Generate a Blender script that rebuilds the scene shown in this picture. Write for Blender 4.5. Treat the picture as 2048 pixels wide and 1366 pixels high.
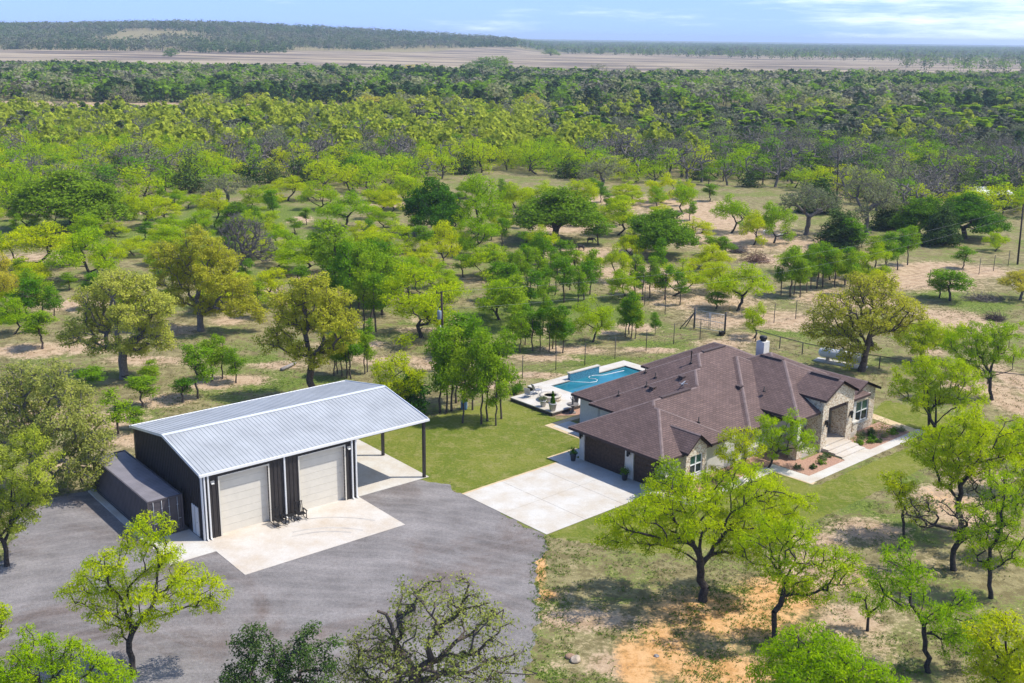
import bpy, math, random
import numpy as np
from mathutils import Matrix, Vector
for o in list(bpy.data.objects): bpy.data.objects.remove(o)
S = bpy.context.scene; C = S.collection
R = math.radians
# ------------------------------------------------------------------ camera (an aerial view from 33 m up)
FPX, PITCH, ROLL, CAMH = 2204.989, 0.27014, 0.013014, 32.8217
FW = np.array([0, math.cos(PITCH), -math.sin(PITCH)])
_rt = np.array([1., 0, 0]); _up = np.array([0, math.sin(PITCH), math.cos(PITCH)])
RT = math.cos(ROLL)*_rt + math.sin(ROLL)*_up
UP = -math.sin(ROLL)*_rt + math.cos(ROLL)*_up
CP = np.array([0, 0, CAMH])
cd = bpy.data.cameras.new('camera'); cam = bpy.data.objects.new('camera', cd); C.objects.link(cam)
cd.sensor_width = 36; cd.lens = 36*FPX/2048; cd.clip_start = 0.5; cd.clip_end = 40000
m = Matrix.Identity(4)
for i in range(3):
    m[i][0], m[i][1], m[i][2], m[i][3] = RT[i], UP[i], -FW[i], CP[i]
cam.matrix_world = m
S.camera = cam
# ------------------------------------------------------------------ sky, sun, exposure
SUN_EL, SUN_AZ = 58.0, 3.0      # azimuth from +x towards +y
w = bpy.data.worlds.new('World'); S.world = w; w.use_nodes = True
nt = w.node_tree; nd = nt.nodes; lk = nt.links
bg = nd['Background']
sky = nd.new('ShaderNodeTexSky'); sky.sky_type = 'NISHITA'; sky.sun_disc = False
sky.sun_elevation = R(SUN_EL); sky.sun_rotation = R(90-SUN_AZ)
sky.air_density = 1.0; sky.dust_density = 0.3; sky.ozone_density = 3.0
tint = nd.new('ShaderNodeMix'); tint.data_type = 'RGBA'; tint.blend_type = 'MULTIPLY'; tint.inputs[0].default_value = 1
tint.inputs[7].default_value = (0.70, 0.86, 1.16, 1)
lk.new(sky.outputs[0], tint.inputs[6])
tc = nd.new('ShaderNodeTexCoord')
mp = nd.new('ShaderNodeMapping'); mp.inputs['Scale'].default_value = (3.0, 3.0, 26.0); mp.inputs['Rotation'].default_value = (0, R(5), 0)
lk.new(tc.outputs['Generated'], mp.inputs[0])
cn = nd.new('ShaderNodeTexNoise'); cn.inputs['Scale'].default_value = 1.6; cn.inputs['Detail'].default_value = 7; cn.inputs['Roughness'].default_value = .62
lk.new(mp.outputs[0], cn.inputs['Vector'])
sep = nd.new('ShaderNodeSeparateXYZ'); lk.new(tc.outputs['Generated'], sep.inputs[0])
# more cloud low over the right-hand horizon
xr = nd.new('ShaderNodeMapRange'); xr.inputs[1].default_value = 0.05; xr.inputs[2].default_value = 0.42; xr.inputs[3].default_value = -0.06; xr.inputs[4].default_value = 0.20
lk.new(sep.outputs[0], xr.inputs[0])
ad = nd.new('ShaderNodeMath'); ad.operation = 'ADD'; lk.new(cn.outputs[0], ad.inputs[0]); lk.new(xr.outputs[0], ad.inputs[1])
cr = nd.new('ShaderNodeMapRange'); cr.interpolation_type = 'SMOOTHSTEP'
cr.inputs[1].default_value = 0.52; cr.inputs[2].default_value = 0.78; cr.inputs[3].default_value = 0; cr.inputs[4].default_value = 0.75
lk.new(ad.outputs[0], cr.inputs[0])
cmix = nd.new('ShaderNodeMix'); cmix.data_type = 'RGBA'; cmix.inputs[7].default_value = (8.2, 8.8, 9.6, 1)
# the clear band of sky above the horizon is a deeper blue than the model gives
zb = nd.new('ShaderNodeMapRange'); zb.interpolation_type = 'SMOOTHSTEP'; zb.inputs[1].default_value = 0.02; zb.inputs[2].default_value = 0.22; zb.inputs[3].default_value = 0.85; zb.inputs[4].default_value = 0
lk.new(sep.outputs[2], zb.inputs[0])
blu = nd.new('ShaderNodeMix'); blu.data_type = 'RGBA'; blu.inputs[7].default_value = (2.2, 3.6, 8.6, 1); lk.new(zb.outputs[0], blu.inputs[0]); lk.new(tint.outputs[2], blu.inputs[6])
lk.new(cr.outputs[0], cmix.inputs[0]); lk.new(blu.outputs[2], cmix.inputs[6])
lk.new(cmix.outputs[2], bg.inputs[0]); bg.inputs[1].default_value = 0.148
sd = bpy.data.lights.new('sun', 'SUN'); sd.energy = 4.4; sd.angle = R(0.5); sd.color = (1, 0.95, 0.87)
so = bpy.data.objects.new('sun', sd); C.objects.link(so)
sv = Vector((math.cos(R(SUN_EL))*math.cos(R(SUN_AZ)), math.cos(R(SUN_EL))*math.sin(R(SUN_AZ)), math.sin(R(SUN_EL))))
so.rotation_euler = sv.to_track_quat('Z', 'Y').to_euler()
S.view_settings.view_transform = 'Standard'; S.view_settings.look = 'None'; S.view_settings.gamma = 1
S.view_settings.exposure = 0.36
S.render.engine = 'CYCLES'
S.cycles.max_bounces = 6; S.cycles.diffuse_bounces = 3; S.cycles.transmission_bounces = 3; S.cycles.volume_bounces = 0
S.cycles.caustics_reflective = False; S.cycles.caustics_refractive = False
S.cycles.use_denoising = True

# ------------------------------------------------------------------ helpers
def ray(u, v):
    return FW + (u-1024)/FPX*RT - (v-683)/FPX*UP
def G(u, v, z=0.):
    """the point at height z that lies under pixel (u, v) of the 2048 px photograph"""
    d = ray(u, v); t = (z-CAMH)/d[2]
    return CP + t*d
def pix(P):
    d = np.asarray(P, float)-CP; z = d@FW
    return 1024+FPX*(d@RT)/z, 683-FPX*(d@UP)/z
def depth(P): return float((np.asarray(P)-CP)@FW)
def V(u, v, yplane):
    d = ray(u, v); return CP + d*(yplane/d[1])
def tag(o, label=None, cat=None, group=None, kind=None):
    if label: o['label'] = label
    if cat: o['category'] = cat
    if group: o['group'] = group
    if kind: o['kind'] = kind
    return o
def thing(name, label, cat, loc=(0, 0, 0), rz=0, group=None):
    o = bpy.data.objects.new(name, None); C.objects.link(o)
    o.location = loc; o.rotation_euler = (0, 0, rz); o.empty_display_size = .2
    return tag(o, label, cat, group)
def link(name, me, parent=None, loc=None, rz=0):
    o = bpy.data.objects.new(name, me); C.objects.link(o)
    if parent: o.parent = parent
    if loc is not None: o.location = loc
    o.rotation_euler = (0, 0, rz)
    return o
def npmesh(name, vs, qs, mats, mi=None, tintf=None, smooth=False):
    """fast all-quad mesh from arrays"""
    me = bpy.data.meshes.new(name); nv, nq = len(vs), len(qs)
    me.vertices.add(nv); me.vertices.foreach_set('co', np.ascontiguousarray(vs, np.float32).ravel())
    me.loops.add(nq*4); me.loops.foreach_set('vertex_index', np.ascontiguousarray(qs, np.int32).ravel())
    me.polygons.add(nq); me.polygons.foreach_set('loop_start', np.arange(0, nq*4, 4, dtype=np.int32))
    for x in mats: me.materials.append(x)
    if mi is not None: me.polygons.foreach_set('material_index', np.asarray(mi, np.int32))
    if smooth: me.polygons.foreach_set('use_smooth', np.ones(nq, bool))
    me.update(calc_edges=True)
    if tintf is not None:
        a = me.attributes.new('tint', 'FLOAT', 'FACE'); a.data.foreach_set('value', np.asarray(tintf, np.float32))
    return me
class MB:
    """collects shapes and links them as ONE mesh object"""
    def __init__(s): s.v = []; s.f = []; s.uv = []; s.sm = []
    def add(s, vs, fs, uvs=None, smooth=False):
        k = len(s.v); s.v += [tuple(map(float, p)) for p in vs]
        for i, f in enumerate(fs):
            s.f.append([k+j for j in f]); s.uv.append(uvs[i] if uvs else None); s.sm.append(smooth)
        return s
    def box(s, x0, x1, y0, y1, z0, z1):
        vs = [(x0,y0,z0),(x1,y0,z0),(x1,y1,z0),(x0,y1,z0),(x0,y0,z1),(x1,y0,z1),(x1,y1,z1),(x0,y1,z1)]
        return s.add(vs, [(0,3,2,1),(4,5,6,7),(0,1,5,4),(1,2,6,5),(2,3,7,6),(3,0,4,7)])
    def bar(s, p, q, a, b=None, up=(0, 0, 1)):
        """rectangular bar p->q, width a, height b"""
        b = b or a; p, q = Vector(p), Vector(q); d = (q-p).normalized(); u = Vector(up)
        if abs(d.dot(u)) > .95: u = Vector((1, 0, 0))
        x = d.cross(u).normalized()*a/2; y = x.cross(d).normalized()*b/2
        vs = [p-x-y, p+x-y, p+x+y, p-x+y, q-x-y, q+x-y, q+x+y, q-x+y]
        return s.add(vs, [(0,1,2,3),(7,6,5,4),(0,4,5,1),(1,5,6,2),(2,6,7,3),(3,7,4,0)])
    def tube(s, pts, r, n=8, cap=True):
        rs = r if hasattr(r, '__len__') else [r]*len(pts); pts = [Vector(p) for p in pts]; rings = []
        for i, p in enumerate(pts):
            d = (pts[min(i+1, len(pts)-1)]-pts[max(i-1, 0)]).normalized(); u = Vector((0, 0, 1)) if abs(d.z) < .9 else Vector((1, 0, 0))
            x = d.cross(u).normalized(); y = x.cross(d)
            rings += [p+(x*math.cos(2*math.pi*k/n)+y*math.sin(2*math.pi*k/n))*rs[i] for k in range(n)]
        fs = [(i*n+k, i*n+(k+1) % n, (i+1)*n+(k+1) % n, (i+1)*n+k) for i in range(len(pts)-1) for k in range(n)]
        if cap: fs += [tuple(range(n))[::-1], tuple(range((len(pts)-1)*n, len(pts)*n))]
        return s.add(rings, fs, smooth=True)
    def lathe(s, prof, c=(0, 0, 0), n=16):
        vs = [(c[0]+r*math.cos(2*math.pi*k/n), c[1]+r*math.sin(2*math.pi*k/n), c[2]+z) for r, z in prof for k in range(n)]
        fs = [(i*n+k, i*n+(k+1) % n, (i+1)*n+(k+1) % n, (i+1)*n+k) for i in range(len(prof)-1) for k in range(n)]
        fs += [tuple(range(n))[::-1], tuple(range((len(prof)-1)*n, len(prof)*n))]
        return s.add(vs, fs, smooth=True)
    def prism(s, poly, z0, z1):
        n = len(poly); vs = [(x, y, z0) for x, y in poly]+[(x, y, z1) for x, y in poly]
        return s.add(vs, [tuple(range(n))[::-1], tuple(range(n, 2*n))]+[(i, (i+1) % n, n+(i+1) % n, n+i) for i in range(n)])
    def slab(s, quad, t):
        """a flat polygon in 3-D given a thickness t along its normal (downward)"""
        q = [Vector(p) for p in quad]; n = (q[1]-q[0]).cross(q[2]-q[0]).normalized(); k = len(q)
        if n.z < 0: q = q[::-1]; n = -n
        vs = q+[p-n*t for p in q]
        return s.add(vs, [tuple(range(k)), tuple(range(k, 2*k))[::-1]]+[(i, k+i, k+(i+1) % k, (i+1) % k) for i in range(k)])
    def mesh(s, name, mat, bevel=0):
        me = bpy.data.meshes.new(name); me.from_pydata(s.v, [], s.f)
        for x in (mat if isinstance(mat, (list, tuple)) else [mat]): me.materials.append(x)
        me.polygons.foreach_set('use_smooth', s.sm)
        if any(u for u in s.uv):
            ul = me.uv_layers.new(name='UVMap'); i = 0
            for f, u in zip(s.f, s.uv):
                for k in range(len(f)):
                    ul.data[i].uv = u[k] if u else (0, 0); i += 1
        me.update()
        return me
    def build(s, name, mat, parent=None, loc=None, rz=0):
        return link(name, s.mesh(name, mat), parent, loc, rz)
def copy_tree(o, parent=None):
    c = o.copy(); C.objects.link(c)
    if parent: c.parent = parent
    for ch in [x for x in o.children]: copy_tree(ch, c)
    return c

# ------------------------------------------------------------------ materials
MATS = {}
def mat(name, col, rough=.8, var=.12, scale=6, metal=0, spec=.3, bump=0, bscale=40, col2=None):
    """plain weathered surface: two tones broken by fine and coarse noise"""
    if name in MATS: return MATS[name]
    M = bpy.data.materials.new(name); M.use_nodes = True; n = M.node_tree.nodes; l = M.node_tree.links; b = n['Principled BSDF']
    b.inputs['Roughness'].default_value = rough; b.inputs['Metallic'].default_value = metal; b.inputs['Specular IOR Level'].default_value = spec
    t = n.new('ShaderNodeTexCoord'); x = n.new('ShaderNodeTexNoise'); x.inputs['Scale'].default_value = scale; x.inputs['Detail'].default_value = 6; x.inputs['Roughness'].default_value = .65
    l.new(t.outputs['Object'], x.inputs['Vector'])
    r = n.new('ShaderNodeValToRGB'); c2 = col2 or tuple(c*(1-2*var) for c in col)
    r.color_ramp.elements[0].position = .32; r.color_ramp.elements[1].position = .68
    r.color_ramp.elements[0].color = (*c2, 1); r.color_ramp.elements[1].color = (*(col if col2 else tuple(min(1, c*(1+var)) for c in col)), 1)
    l.new(x.outputs[0], r.inputs[0]); l.new(r.outputs[0], b.inputs['Base Color'])
    if bump:
        y = n.new('ShaderNodeTexNoise'); y.inputs['Scale'].default_value = bscale; y.inputs['Detail'].default_value = 4
        l.new(t.outputs['Object'], y.inputs['Vector']); u = n.new('ShaderNodeBump'); u.inputs['Strength'].default_value = bump; u.inputs['Distance'].default_value = .05
        l.new(y.outputs[0], u.inputs['Height']); l.new(u.outputs[0], b.inputs['Normal'])
    MATS[name] = M; return M
def leafmat(name, ca, cb, trans=.35, obj=.25):
    M = bpy.data.materials.new(name); M.use_nodes = True; n = M.node_tree.nodes; l = M.node_tree.links
    n.remove(n['Principled BSDF']); out = n['Material Output']
    at = n.new('ShaderNodeAttribute'); at.attribute_name = 'tint'
    oi = n.new('ShaderNodeObjectInfo')
    mx = n.new('ShaderNodeMix'); mx.data_type = 'RGBA'; mx.inputs[6].default_value = (*ca, 1); mx.inputs[7].default_value = (*cb, 1)
    l.new(at.outputs['Fac'], mx.inputs[0])
    mr = n.new('ShaderNodeMapRange'); mr.inputs[3].default_value = 1-obj; mr.inputs[4].default_value = 1+obj
    l.new(oi.outputs['Random'], mr.inputs[0])
    hs = n.new('ShaderNodeHueSaturation'); l.new(mx.outputs[2], hs.inputs['Color']); l.new(mr.outputs[0], hs.inputs['Value'])
    m2 = n.new('ShaderNodeMath'); m2.operation = 'MULTIPLY_ADD'; l.new(oi.outputs['Random'], m2.inputs[0]); m2.inputs[1].default_value = -.05; m2.inputs[2].default_value = .525
    l.new(m2.outputs[0], hs.inputs['Hue'])
    d = n.new('ShaderNodeBsdfDiffuse'); t = n.new('ShaderNodeBsdfTranslucent'); s = n.new('ShaderNodeMixShader'); s.inputs[0].default_value = trans
    l.new(hs.outputs[0], d.inputs[0]); l.new(hs.outputs[0], t.inputs[0]); l.new(d.outputs[0], s.inputs[1]); l.new(t.outputs[0], s.inputs[2]); l.new(s.outputs[0], out.inputs[0])
    return M
LEAF = {'M': leafmat('mesquite_leaf', (.27, .42, .004), (.53, .62, .008), .5, .14),
        'E': leafmat('elm_leaf', (.12, .25, .010), (.27, .43, .014), .45),
        'O': leafmat('oak_leaf', (.26, .33, .045), (.48, .51, .085), .45),
        'Y': leafmat('yellow_oak_leaf', (.38, .38, .035), (.64, .58, .05), .45),
        'D': leafmat('dark_oak_leaf', (.085, .18, .010), (.18, .32, .016), .4),
        'C': leafmat('juniper_leaf', (.036, .072, .02), (.105, .165, .034), .2),
        'MF': leafmat('dull_shaded_mesquite_leaf', (.17, .25, .02), (.33, .42, .04), .4),  # darker copy: far crowns' missing shade put into colour; also a duller near tree
        'GF': leafmat('bare_twig', (.11, .115, .07), (.21, .21, .13), .1),
        'B': leafmat('opening_bud_leaf', (.34, .36, .07), (.56, .53, .12), .45),
        'G': leafmat('budding_leaf', (.20, .21, .10), (.32, .32, .15), .4),
        'X': leafmat('greyish_leaf', (.15, .18, .08), (.28, .31, .13), .4)}
BARK = {'dark': mat('dark_bark', (.055, .045, .04), .95, .35, 9), 'grey': mat('grey_bark', (.17, .15, .135), .95, .3, 9),
        'brown': mat('brown_bark', (.11, .085, .07), .95, .3, 9), 'pale': mat('pale_dead_wood', (.30, .27, .25), .9, .2, 9)}
rs = np.random.RandomState
# ------------------------------------------------------------------ tree growing
def unit(a): return a/np.maximum(np.linalg.norm(a, axis=-1, keepdims=True), 1e-9)
def grow(rng, pts, base, fork, r_base, bf=.3, seg=.55, wig=.12, wob=.03, low=0.):
    """branches: every clump point joins the cheapest node of the growing tree; radii follow the pipe rule"""
    base = np.asarray(base, float); fork = np.asarray(fork, float)
    nt_ = max(3, int(np.linalg.norm(fork-base)/.6)+2)
    tr = [base+(fork-base)*t+np.append(rng.normal(0, wob, 2)*np.linalg.norm(fork-base)*math.sin(t*math.pi), 0) for t in np.linspace(0, 1, nt_)]
    N = np.zeros((len(pts)*14+nt_+10, 3)); L = np.zeros(len(N)); par = np.full(len(N), -1)
    N[:nt_] = tr; par[1:nt_] = np.arange(nt_-1); n = nt_; L[:nt_] = np.linspace(0, .3, nt_)
    ok0 = max(1, int(nt_*low) if low else nt_-2); tip = []
    for i in np.argsort(np.linalg.norm(pts-fork, axis=1)):
        p = pts[i]; d = np.linalg.norm(N[ok0:n]-p, axis=1)
        c = d+bf*L[ok0:n]+.5*np.maximum(0, N[ok0:n, 2]-p[2])
        j = int(np.argmin(c))+ok0; k = min(12, int(d[j-ok0]/seg)); q = N[j].copy(); last = j; dl = d[j-ok0]
        w = rng.normal(0, wig*dl, 3); w[2] = abs(w[2])*.8
        for a in range(1, k+2):
            t = a/(k+1); x = q+(p-q)*t+(w*math.sin(math.pi*t)+rng.normal(0, .05*seg, 3))*(t < 1)
            N[n] = x; par[n] = last; L[n] = L[last]+np.linalg.norm(x-N[last]); last = n; n += 1
        tip.append(last)
    N = N[:n]; par = par[:n]; k = 2.25; a = np.zeros(n); a[tip] = 1.
    for i in range(n-1, 0, -1):
        if a[i] == 0: a[i] = 1.
        a[par[i]] += a[i]
    rad = a**(1/k); rad = rad/rad[0]*r_base; rad[0] *= 1.35; rad[1] *= 1.1
    return N, par, np.maximum(rad, .012)
def tubes(P, Q, ra, rb, n):
    d = unit(Q-P); u = np.where(np.abs(d[:, 2:3]) < .9, np.array([[0, 0, 1.]]), np.array([[1., 0, 0]])); x = unit(np.cross(d, u)); y = np.cross(x, d)
    an = np.arange(n)*2*math.pi/n; ring = x[:, None, :]*np.cos(an)[None, :, None]+y[:, None, :]*np.sin(an)[None, :, None]
    A = P[:, None, :]+ring*ra[:, None, None]; B = Q[:, None, :]+ring*rb[:, None, None]
    vs = np.concatenate([A, B], 1).reshape(-1, 3); i = np.arange(len(P))[:, None]*2*n; k = np.arange(n)[None, :]; k2 = (k+1) % n
    return vs, np.stack([i+k, i+k2, i+n+k2, i+n+k], -1).reshape(-1, 4)
def cat(parts):
    vs, qs, o = [], [], 0
    for v, q in parts:
        vs.append(v); qs.append(q+o); o += len(v)
    return np.concatenate(vs), np.concatenate(qs)
def wood(N, par, rad, extra=None, minr=0.):
    i = np.arange(1, len(N)); p = par[1:]; keep = rad[1:] >= minr; i = i[keep]; p = p[keep]
    ra = np.minimum(rad[p], rad[i]*1.5); big = rad[i] > .07; out = []
    if big.any(): out.append(tubes(N[p[big]], N[i[big]]+.3*(N[i[big]]-N[p[big]])*.3, ra[big], rad[i[big]], 7))
    if (~big).any(): out.append(tubes(N[p[~big]], N[i[~big]], ra[~big], rad[i[~big]], 4))
    if extra: out.append(extra)
    return cat(out)
def twigs(rng, pts, per, ln, r, up=.3):
    P = np.repeat(pts, per, 0); d = unit(rng.normal(0, 1, P.shape)+np.array([0, 0, up])); l = ln*rng.uniform(.5, 1.1, (len(P), 1))
    mid = P+d*l*.55; d2 = unit(d+rng.normal(0, .5, d.shape)); Q = mid+d2*l*.5; k = np.full(len(P), r)
    return cat([tubes(P, mid, k, k*.7, 3), tubes(mid, Q, k*.7, k*.35, 3)])
def leaves(rng, pts, per, sig, size, asp=.5, flat=.7, droop=0., ctr=None, tree_t=None, keep=None):
    """diamond leaf sprays scattered round clump points; the tint mixes a clump's own tone with each spray's"""
    n = len(pts); P = np.repeat(pts, per, 0); ct = np.repeat(rng.uniform(0, 1, n), per)
    off = rng.normal(0, 1, P.shape); off = off/np.maximum(1, np.linalg.norm(off, axis=1, keepdims=True)/1.9)*sig; off[:, 2] *= flat
    c = P+off; c[:, 2] -= droop*np.abs(rng.normal(0, 1, len(c)))*sig
    ctr = pts.mean(0) if ctr is None else ctr
    nr = unit(rng.normal(0, .75, P.shape)+.55*unit(c-ctr)+.35*unit(off)+np.array([0, 0, .45]))
    u = unit(np.cross(nr, rng.normal(0, 1, P.shape)))
    if droop: u = unit(u+np.array([0, 0, -droop])*1.2); 
    v = unit(np.cross(nr, u)); s = size*rng.uniform(.6, 1.35, (len(c), 1)); u = u*s*.5; v = v*s*.5*asp
    vs = np.stack([c-u, c+v, c+u, c-v], 1).reshape(-1, 3); qs = np.arange(len(c)*4).reshape(-1, 4)
    t = np.clip(.55*ct+.45*rng.uniform(0, 1, len(c)), 0, 1)
    return vs, qs, t
def in_blob(rng, blobs, dens, gap, flat=.75):
    out = []
    for x, y, z, r in blobs:
        n = max(3, int(dens*r**2.1)); d = unit(rng.normal(0, 1, (n, 3)))*(rng.uniform(.15, 1, (n, 1))**.5)*r; d[:, 2] *= flat
        out.append(np.array([x, y, z])+d)
    p = np.concatenate(out); keep = []
    for i in rng.permutation(len(p)):
        if not keep or np.min(np.linalg.norm(p[keep]-p[i], axis=1)) > gap: keep.append(i)
    return p[keep]
# what each kind looks like: fork height, bark, clump spacing, leaf sprays per clump, clump spread, spray size, aspect, droop
KIND = {'M': dict(bark='dark', fork=.15, gap=.56, per=85, sig=.30, size=.25, asp=.3, droop=.35, tr=.135, bf=.35, tw=(2, .5, .011), wig=.14),
        'E': dict(bark='brown', wob=.012, low=.5, fork=.78, gap=.44, per=58, sig=.28, size=.22, asp=.5, droop=0, tr=.09, bf=.15, tw=(1, .4, .01), wig=.05),
        'O': dict(bark='grey', fork=.30, gap=.60, per=60, sig=.31, size=.23, asp=.6, droop=0, tr=.30, bf=.30, tw=(2, .5, .014), wig=.2),
        'D': dict(bark='brown', fork=.20, gap=.62, per=70, sig=.36, size=.26, asp=.6, droop=0, tr=.30, bf=.30, tw=(1, .5, .014), wig=.15),
        'C': dict(bark='brown', fork=.10, gap=.45, per=60, sig=.33, size=.26, asp=.45, droop=0, tr=.16, bf=.2, tw=(1, .4, .01), wig=.08),
        'G': dict(bark='grey', fork=.28, gap=.55, per=6, sig=.35, size=.17, asp=.5, droop=0, tr=.28, bf=.30, tw=(7, .75, .022), wig=.2)}
KIND['Y'] = dict(KIND['O']); KIND['X'] = dict(KIND['O'], per=26, tw=(4, .6, .016))
NAME = {'M': 'mesquite_tree', 'E': 'elm_tree', 'O': 'oak_tree', 'Y': 'oak_tree', 'D': 'oak_tree', 'C': 'juniper_tree', 'G': 'bare_oak_tree', 'X': 'oak_tree'}
CATG = {'M': 'mesquite tree', 'E': 'elm tree', 'O': 'oak tree', 'Y': 'oak tree', 'D': 'oak tree', 'C': 'juniper tree', 'G': 'bare tree', 'X': 'oak tree'}
def proto_blobs(k, rng):
    """height, width and crown clumps of one tree of a kind, in metres"""
    B = []
    if k == 'M':
        H, W = 6.2, 7.0; n = rng.randint(10, 15); a0 = rng.uniform(0, 6.3); ex = rng.uniform(.8, 1.2)
        for i in range(n):
            a = a0+i*2.4; q = math.sqrt((i+.4)/n)*.34*W; B.append((q*math.cos(a)*ex+rng.normal(0, .3), q*math.sin(a)/ex+rng.normal(0, .3), H*(.84-.47*(q/W/.34)**2)+rng.normal(0, .5)-(.9 if i % 4 == 3 else 0), rng.uniform(.6, 1.3)))
    elif k == 'E':
        H, W = 6.5, 2.6; lo = rng.uniform(.36, .5)
        for i in range(8):
            z = lo+(.96-lo)*i/7; q = .34*math.sin(math.pi*min(1, (z-.2)/.9))*W; a = rng.uniform(0, 6.3); B.append((q*math.cos(a), q*math.sin(a), H*z-.3, rng.uniform(.55, .92)))
    elif k in 'OYX':
        H, W = 9., 10.; n = rng.randint(15, 20)
        for i in range(n):
            a = i*2.4+rng.normal(0, .3); q = math.sqrt((i+.5)/n); z = H*(.86-.34*q*q-rng.uniform(0, .22)); B.append((q*.41*W*math.cos(a), q*.41*W*math.sin(a), z, rng.uniform(.9, 1.5)))
    elif k == 'D':
        H, W = 8.5, 8.6; n = 21
        for i in range(n):
            a = i*2.4+rng.normal(0, .3); q = math.sqrt((i+.5)/n); z = H*(.86-.42*q*q-rng.uniform(0, .26)); B.append((q*.36*W*math.cos(a), q*.36*W*math.sin(a), z, rng.uniform(1.2, 1.8)))
    elif k == 'C':
        H, W = 6., 5.; n = 16
        for i in range(n):
            z = (i+.5)/n; q = (.40*(1-z)**.7+.04)*W*.8; a = i*2.4; B.append((q*math.cos(a)*rng.uniform(.5, 1), q*math.sin(a)*rng.uniform(.5, 1), .35+z*H*.88, .55+.7*(1-z)))
    else:
        H, W = 8., 8.5; n = rng.randint(12, 16)
        for i in range(n):
            a = i*2.4+rng.normal(0, .4); q = math.sqrt((i+.5)/n); B.append((q*.4*W*math.cos(a), q*.4*W*math.sin(a), H*(.84-.34*q*q-rng.uniform(0, .2)), rng.uniform(.9, 1.4)))
    return H, W, B
def tree_meshes(k, rng, blobs, base, fork, tr, lod=1., flat=.75, kd=None, minr=0.):
    """lod 1 = savanna tree, >1 = nearer (finer), <1 = farther (coarser)"""
    kd = kd or KIND[k]; gap = kd['gap']/min(lod, 1.25)**.8
    pts = in_blob(rng, blobs, 26/gap**2*.25+6, gap, flat)
    N, par, rad = grow(rng, pts, base, fork, tr, kd['bf'], .55 if lod >= .8 else 1.2, kd['wig'], kd.get('wob', .03), kd.get('low', 0))
    tw = kd['tw']; ex = twigs(rng, pts, max(1, int(tw[0]*lod)), tw[1]/min(lod, 1.3)**.5, tw[2]/lod**.5) if lod > .45 or k in 'GX' else None
    wv, wq = wood(N, par, rad, ex, minr)
    per = max(4, int(kd['per']*lod**.6)); size = kd['size']/lod**.62
    ctr = np.array([[b[0], b[1], b[2]] for b in blobs]).mean(0)-np.array([0, 0, .8])
    lv, lq, lt = leaves(rng, pts, per, kd['sig']/min(lod, 1.3)**.5, size, kd['asp'], .7, kd['droop'], ctr)
    return wv, wq, lv, lq, lt
PROTO = {}
def protos(k, lod, n, seed=1):
    key = (k, lod)
    if key not in PROTO:
        PROTO[key] = []
        for i in range(n):
            rng = rs(seed*100+i*7+ord(k)); H, W, B = proto_blobs(k, rng); kd = KIND[k]; f = kd['fork']*H
            base = (0, 0, -.15); fork = (rng.normal(0, .35), rng.normal(0, .35), f)
            if k == 'M': fork = (rng.normal(0, .45), rng.normal(0, .45), f)
            if k == 'E': fork = (rng.normal(0, .2), rng.normal(0, .2), f)
            wv, wq, lv, lq, lt = tree_meshes(k, rng, B, base, fork, kd['tr'], lod, minr=0)
            top = lv[:, 2].max(); wid = np.percentile(np.abs(lv[:, :2]), 98)*2
            b = BARK[kd['bark']]
            PROTO[key].append(dict(H=top, W=wid, trunk=npmesh('trunk', wv, wq, [b]), crown=npmesh('crown', lv, lq, [LEAF[k]], None, lt)))
    return PROTO[key]
def stand(k, p, P, rz, sx, sz, label, group=None):
    """one tree of a prototype: an Empty with its trunk and crown"""
    t = thing(NAME[k], label, CATG[k], P, rz, group); t.scale = (sx, sx, sz); link('trunk', p['trunk'], t); link('crown', p['crown'], t); return t
TR = rs(77)
def size_from_px(P, hpx, wpx):
    d = depth(P); dep = math.atan2(CAMH-P[2], math.hypot(P[0], P[1])); Wm = wpx*d/FPX
    return max(1., (hpx*d/FPX-.12*Wm)/math.cos(dep)), Wm
def plant(k, u, v, hpx, wpx, label, group=None, lod=1., n=7, pick=None):
    P = G(u, v); Hm, Wm = size_from_px(P, hpx, wpx); ps = protos(k, lod, n); p = ps[TR.randint(len(ps)) if pick is None else pick]
    t = thing(NAME[k], label, CATG[k], P, TR.uniform(0, 6.28), group)
    t.scale = (Wm/p['W'], Wm/p['W'], Hm/p['H'])
    link('trunk', p['trunk'], t); link('crown', p['crown'], t)
    return t
def hero(k, base, blobs, tr, label, fork=None, lod=1.4, seed=0, group=None, kd=None, bark=None, leaf=None, extra=None, flat=.8):
    """a tree grown to the outline it has in the photograph: base pixel, crown clumps (pixel, radius, metres nearer/farther)"""
    P = G(*base); rng = rs(900+seed); d0 = depth(P); B = []
    for u, v, r, off in blobs:
        Q = V(u, v, P[1]+off)-P; rm = r*(d0+off)/FPX; B.append((Q[0], Q[1], Q[2], rm))
    F = V(*fork[:2], P[1]+(fork[2] if len(fork) > 2 else 0))-P if fork else np.array([0, 0, 1.8])
    kk = dict(KIND[k], **(kd or {}))
    wv, wq, lv, lq, lt = tree_meshes(k, rng, B, (0, 0, -.15), F, tr, lod, kd=kk, flat=flat)
    if extra:
        for pl, r0 in extra:
            pts = np.array([V(u, v, P[1]+o)-P for u, v, o in pl]); r = np.linspace(r0, r0*.45, len(pts)); wv, wq = cat([(wv, wq), tubes(pts[:-1], pts[1:], r[:-1], r[1:], 6)])
    t = thing(NAME[k], label, CATG[k], P, 0, group)
    link('trunk', npmesh('trunk', wv, wq, [BARK[bark or kk['bark']]]), t)
    link('crown', npmesh('crown', lv, lq, [LEAF[leaf or k]], None, lt), t)
    return t
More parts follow.
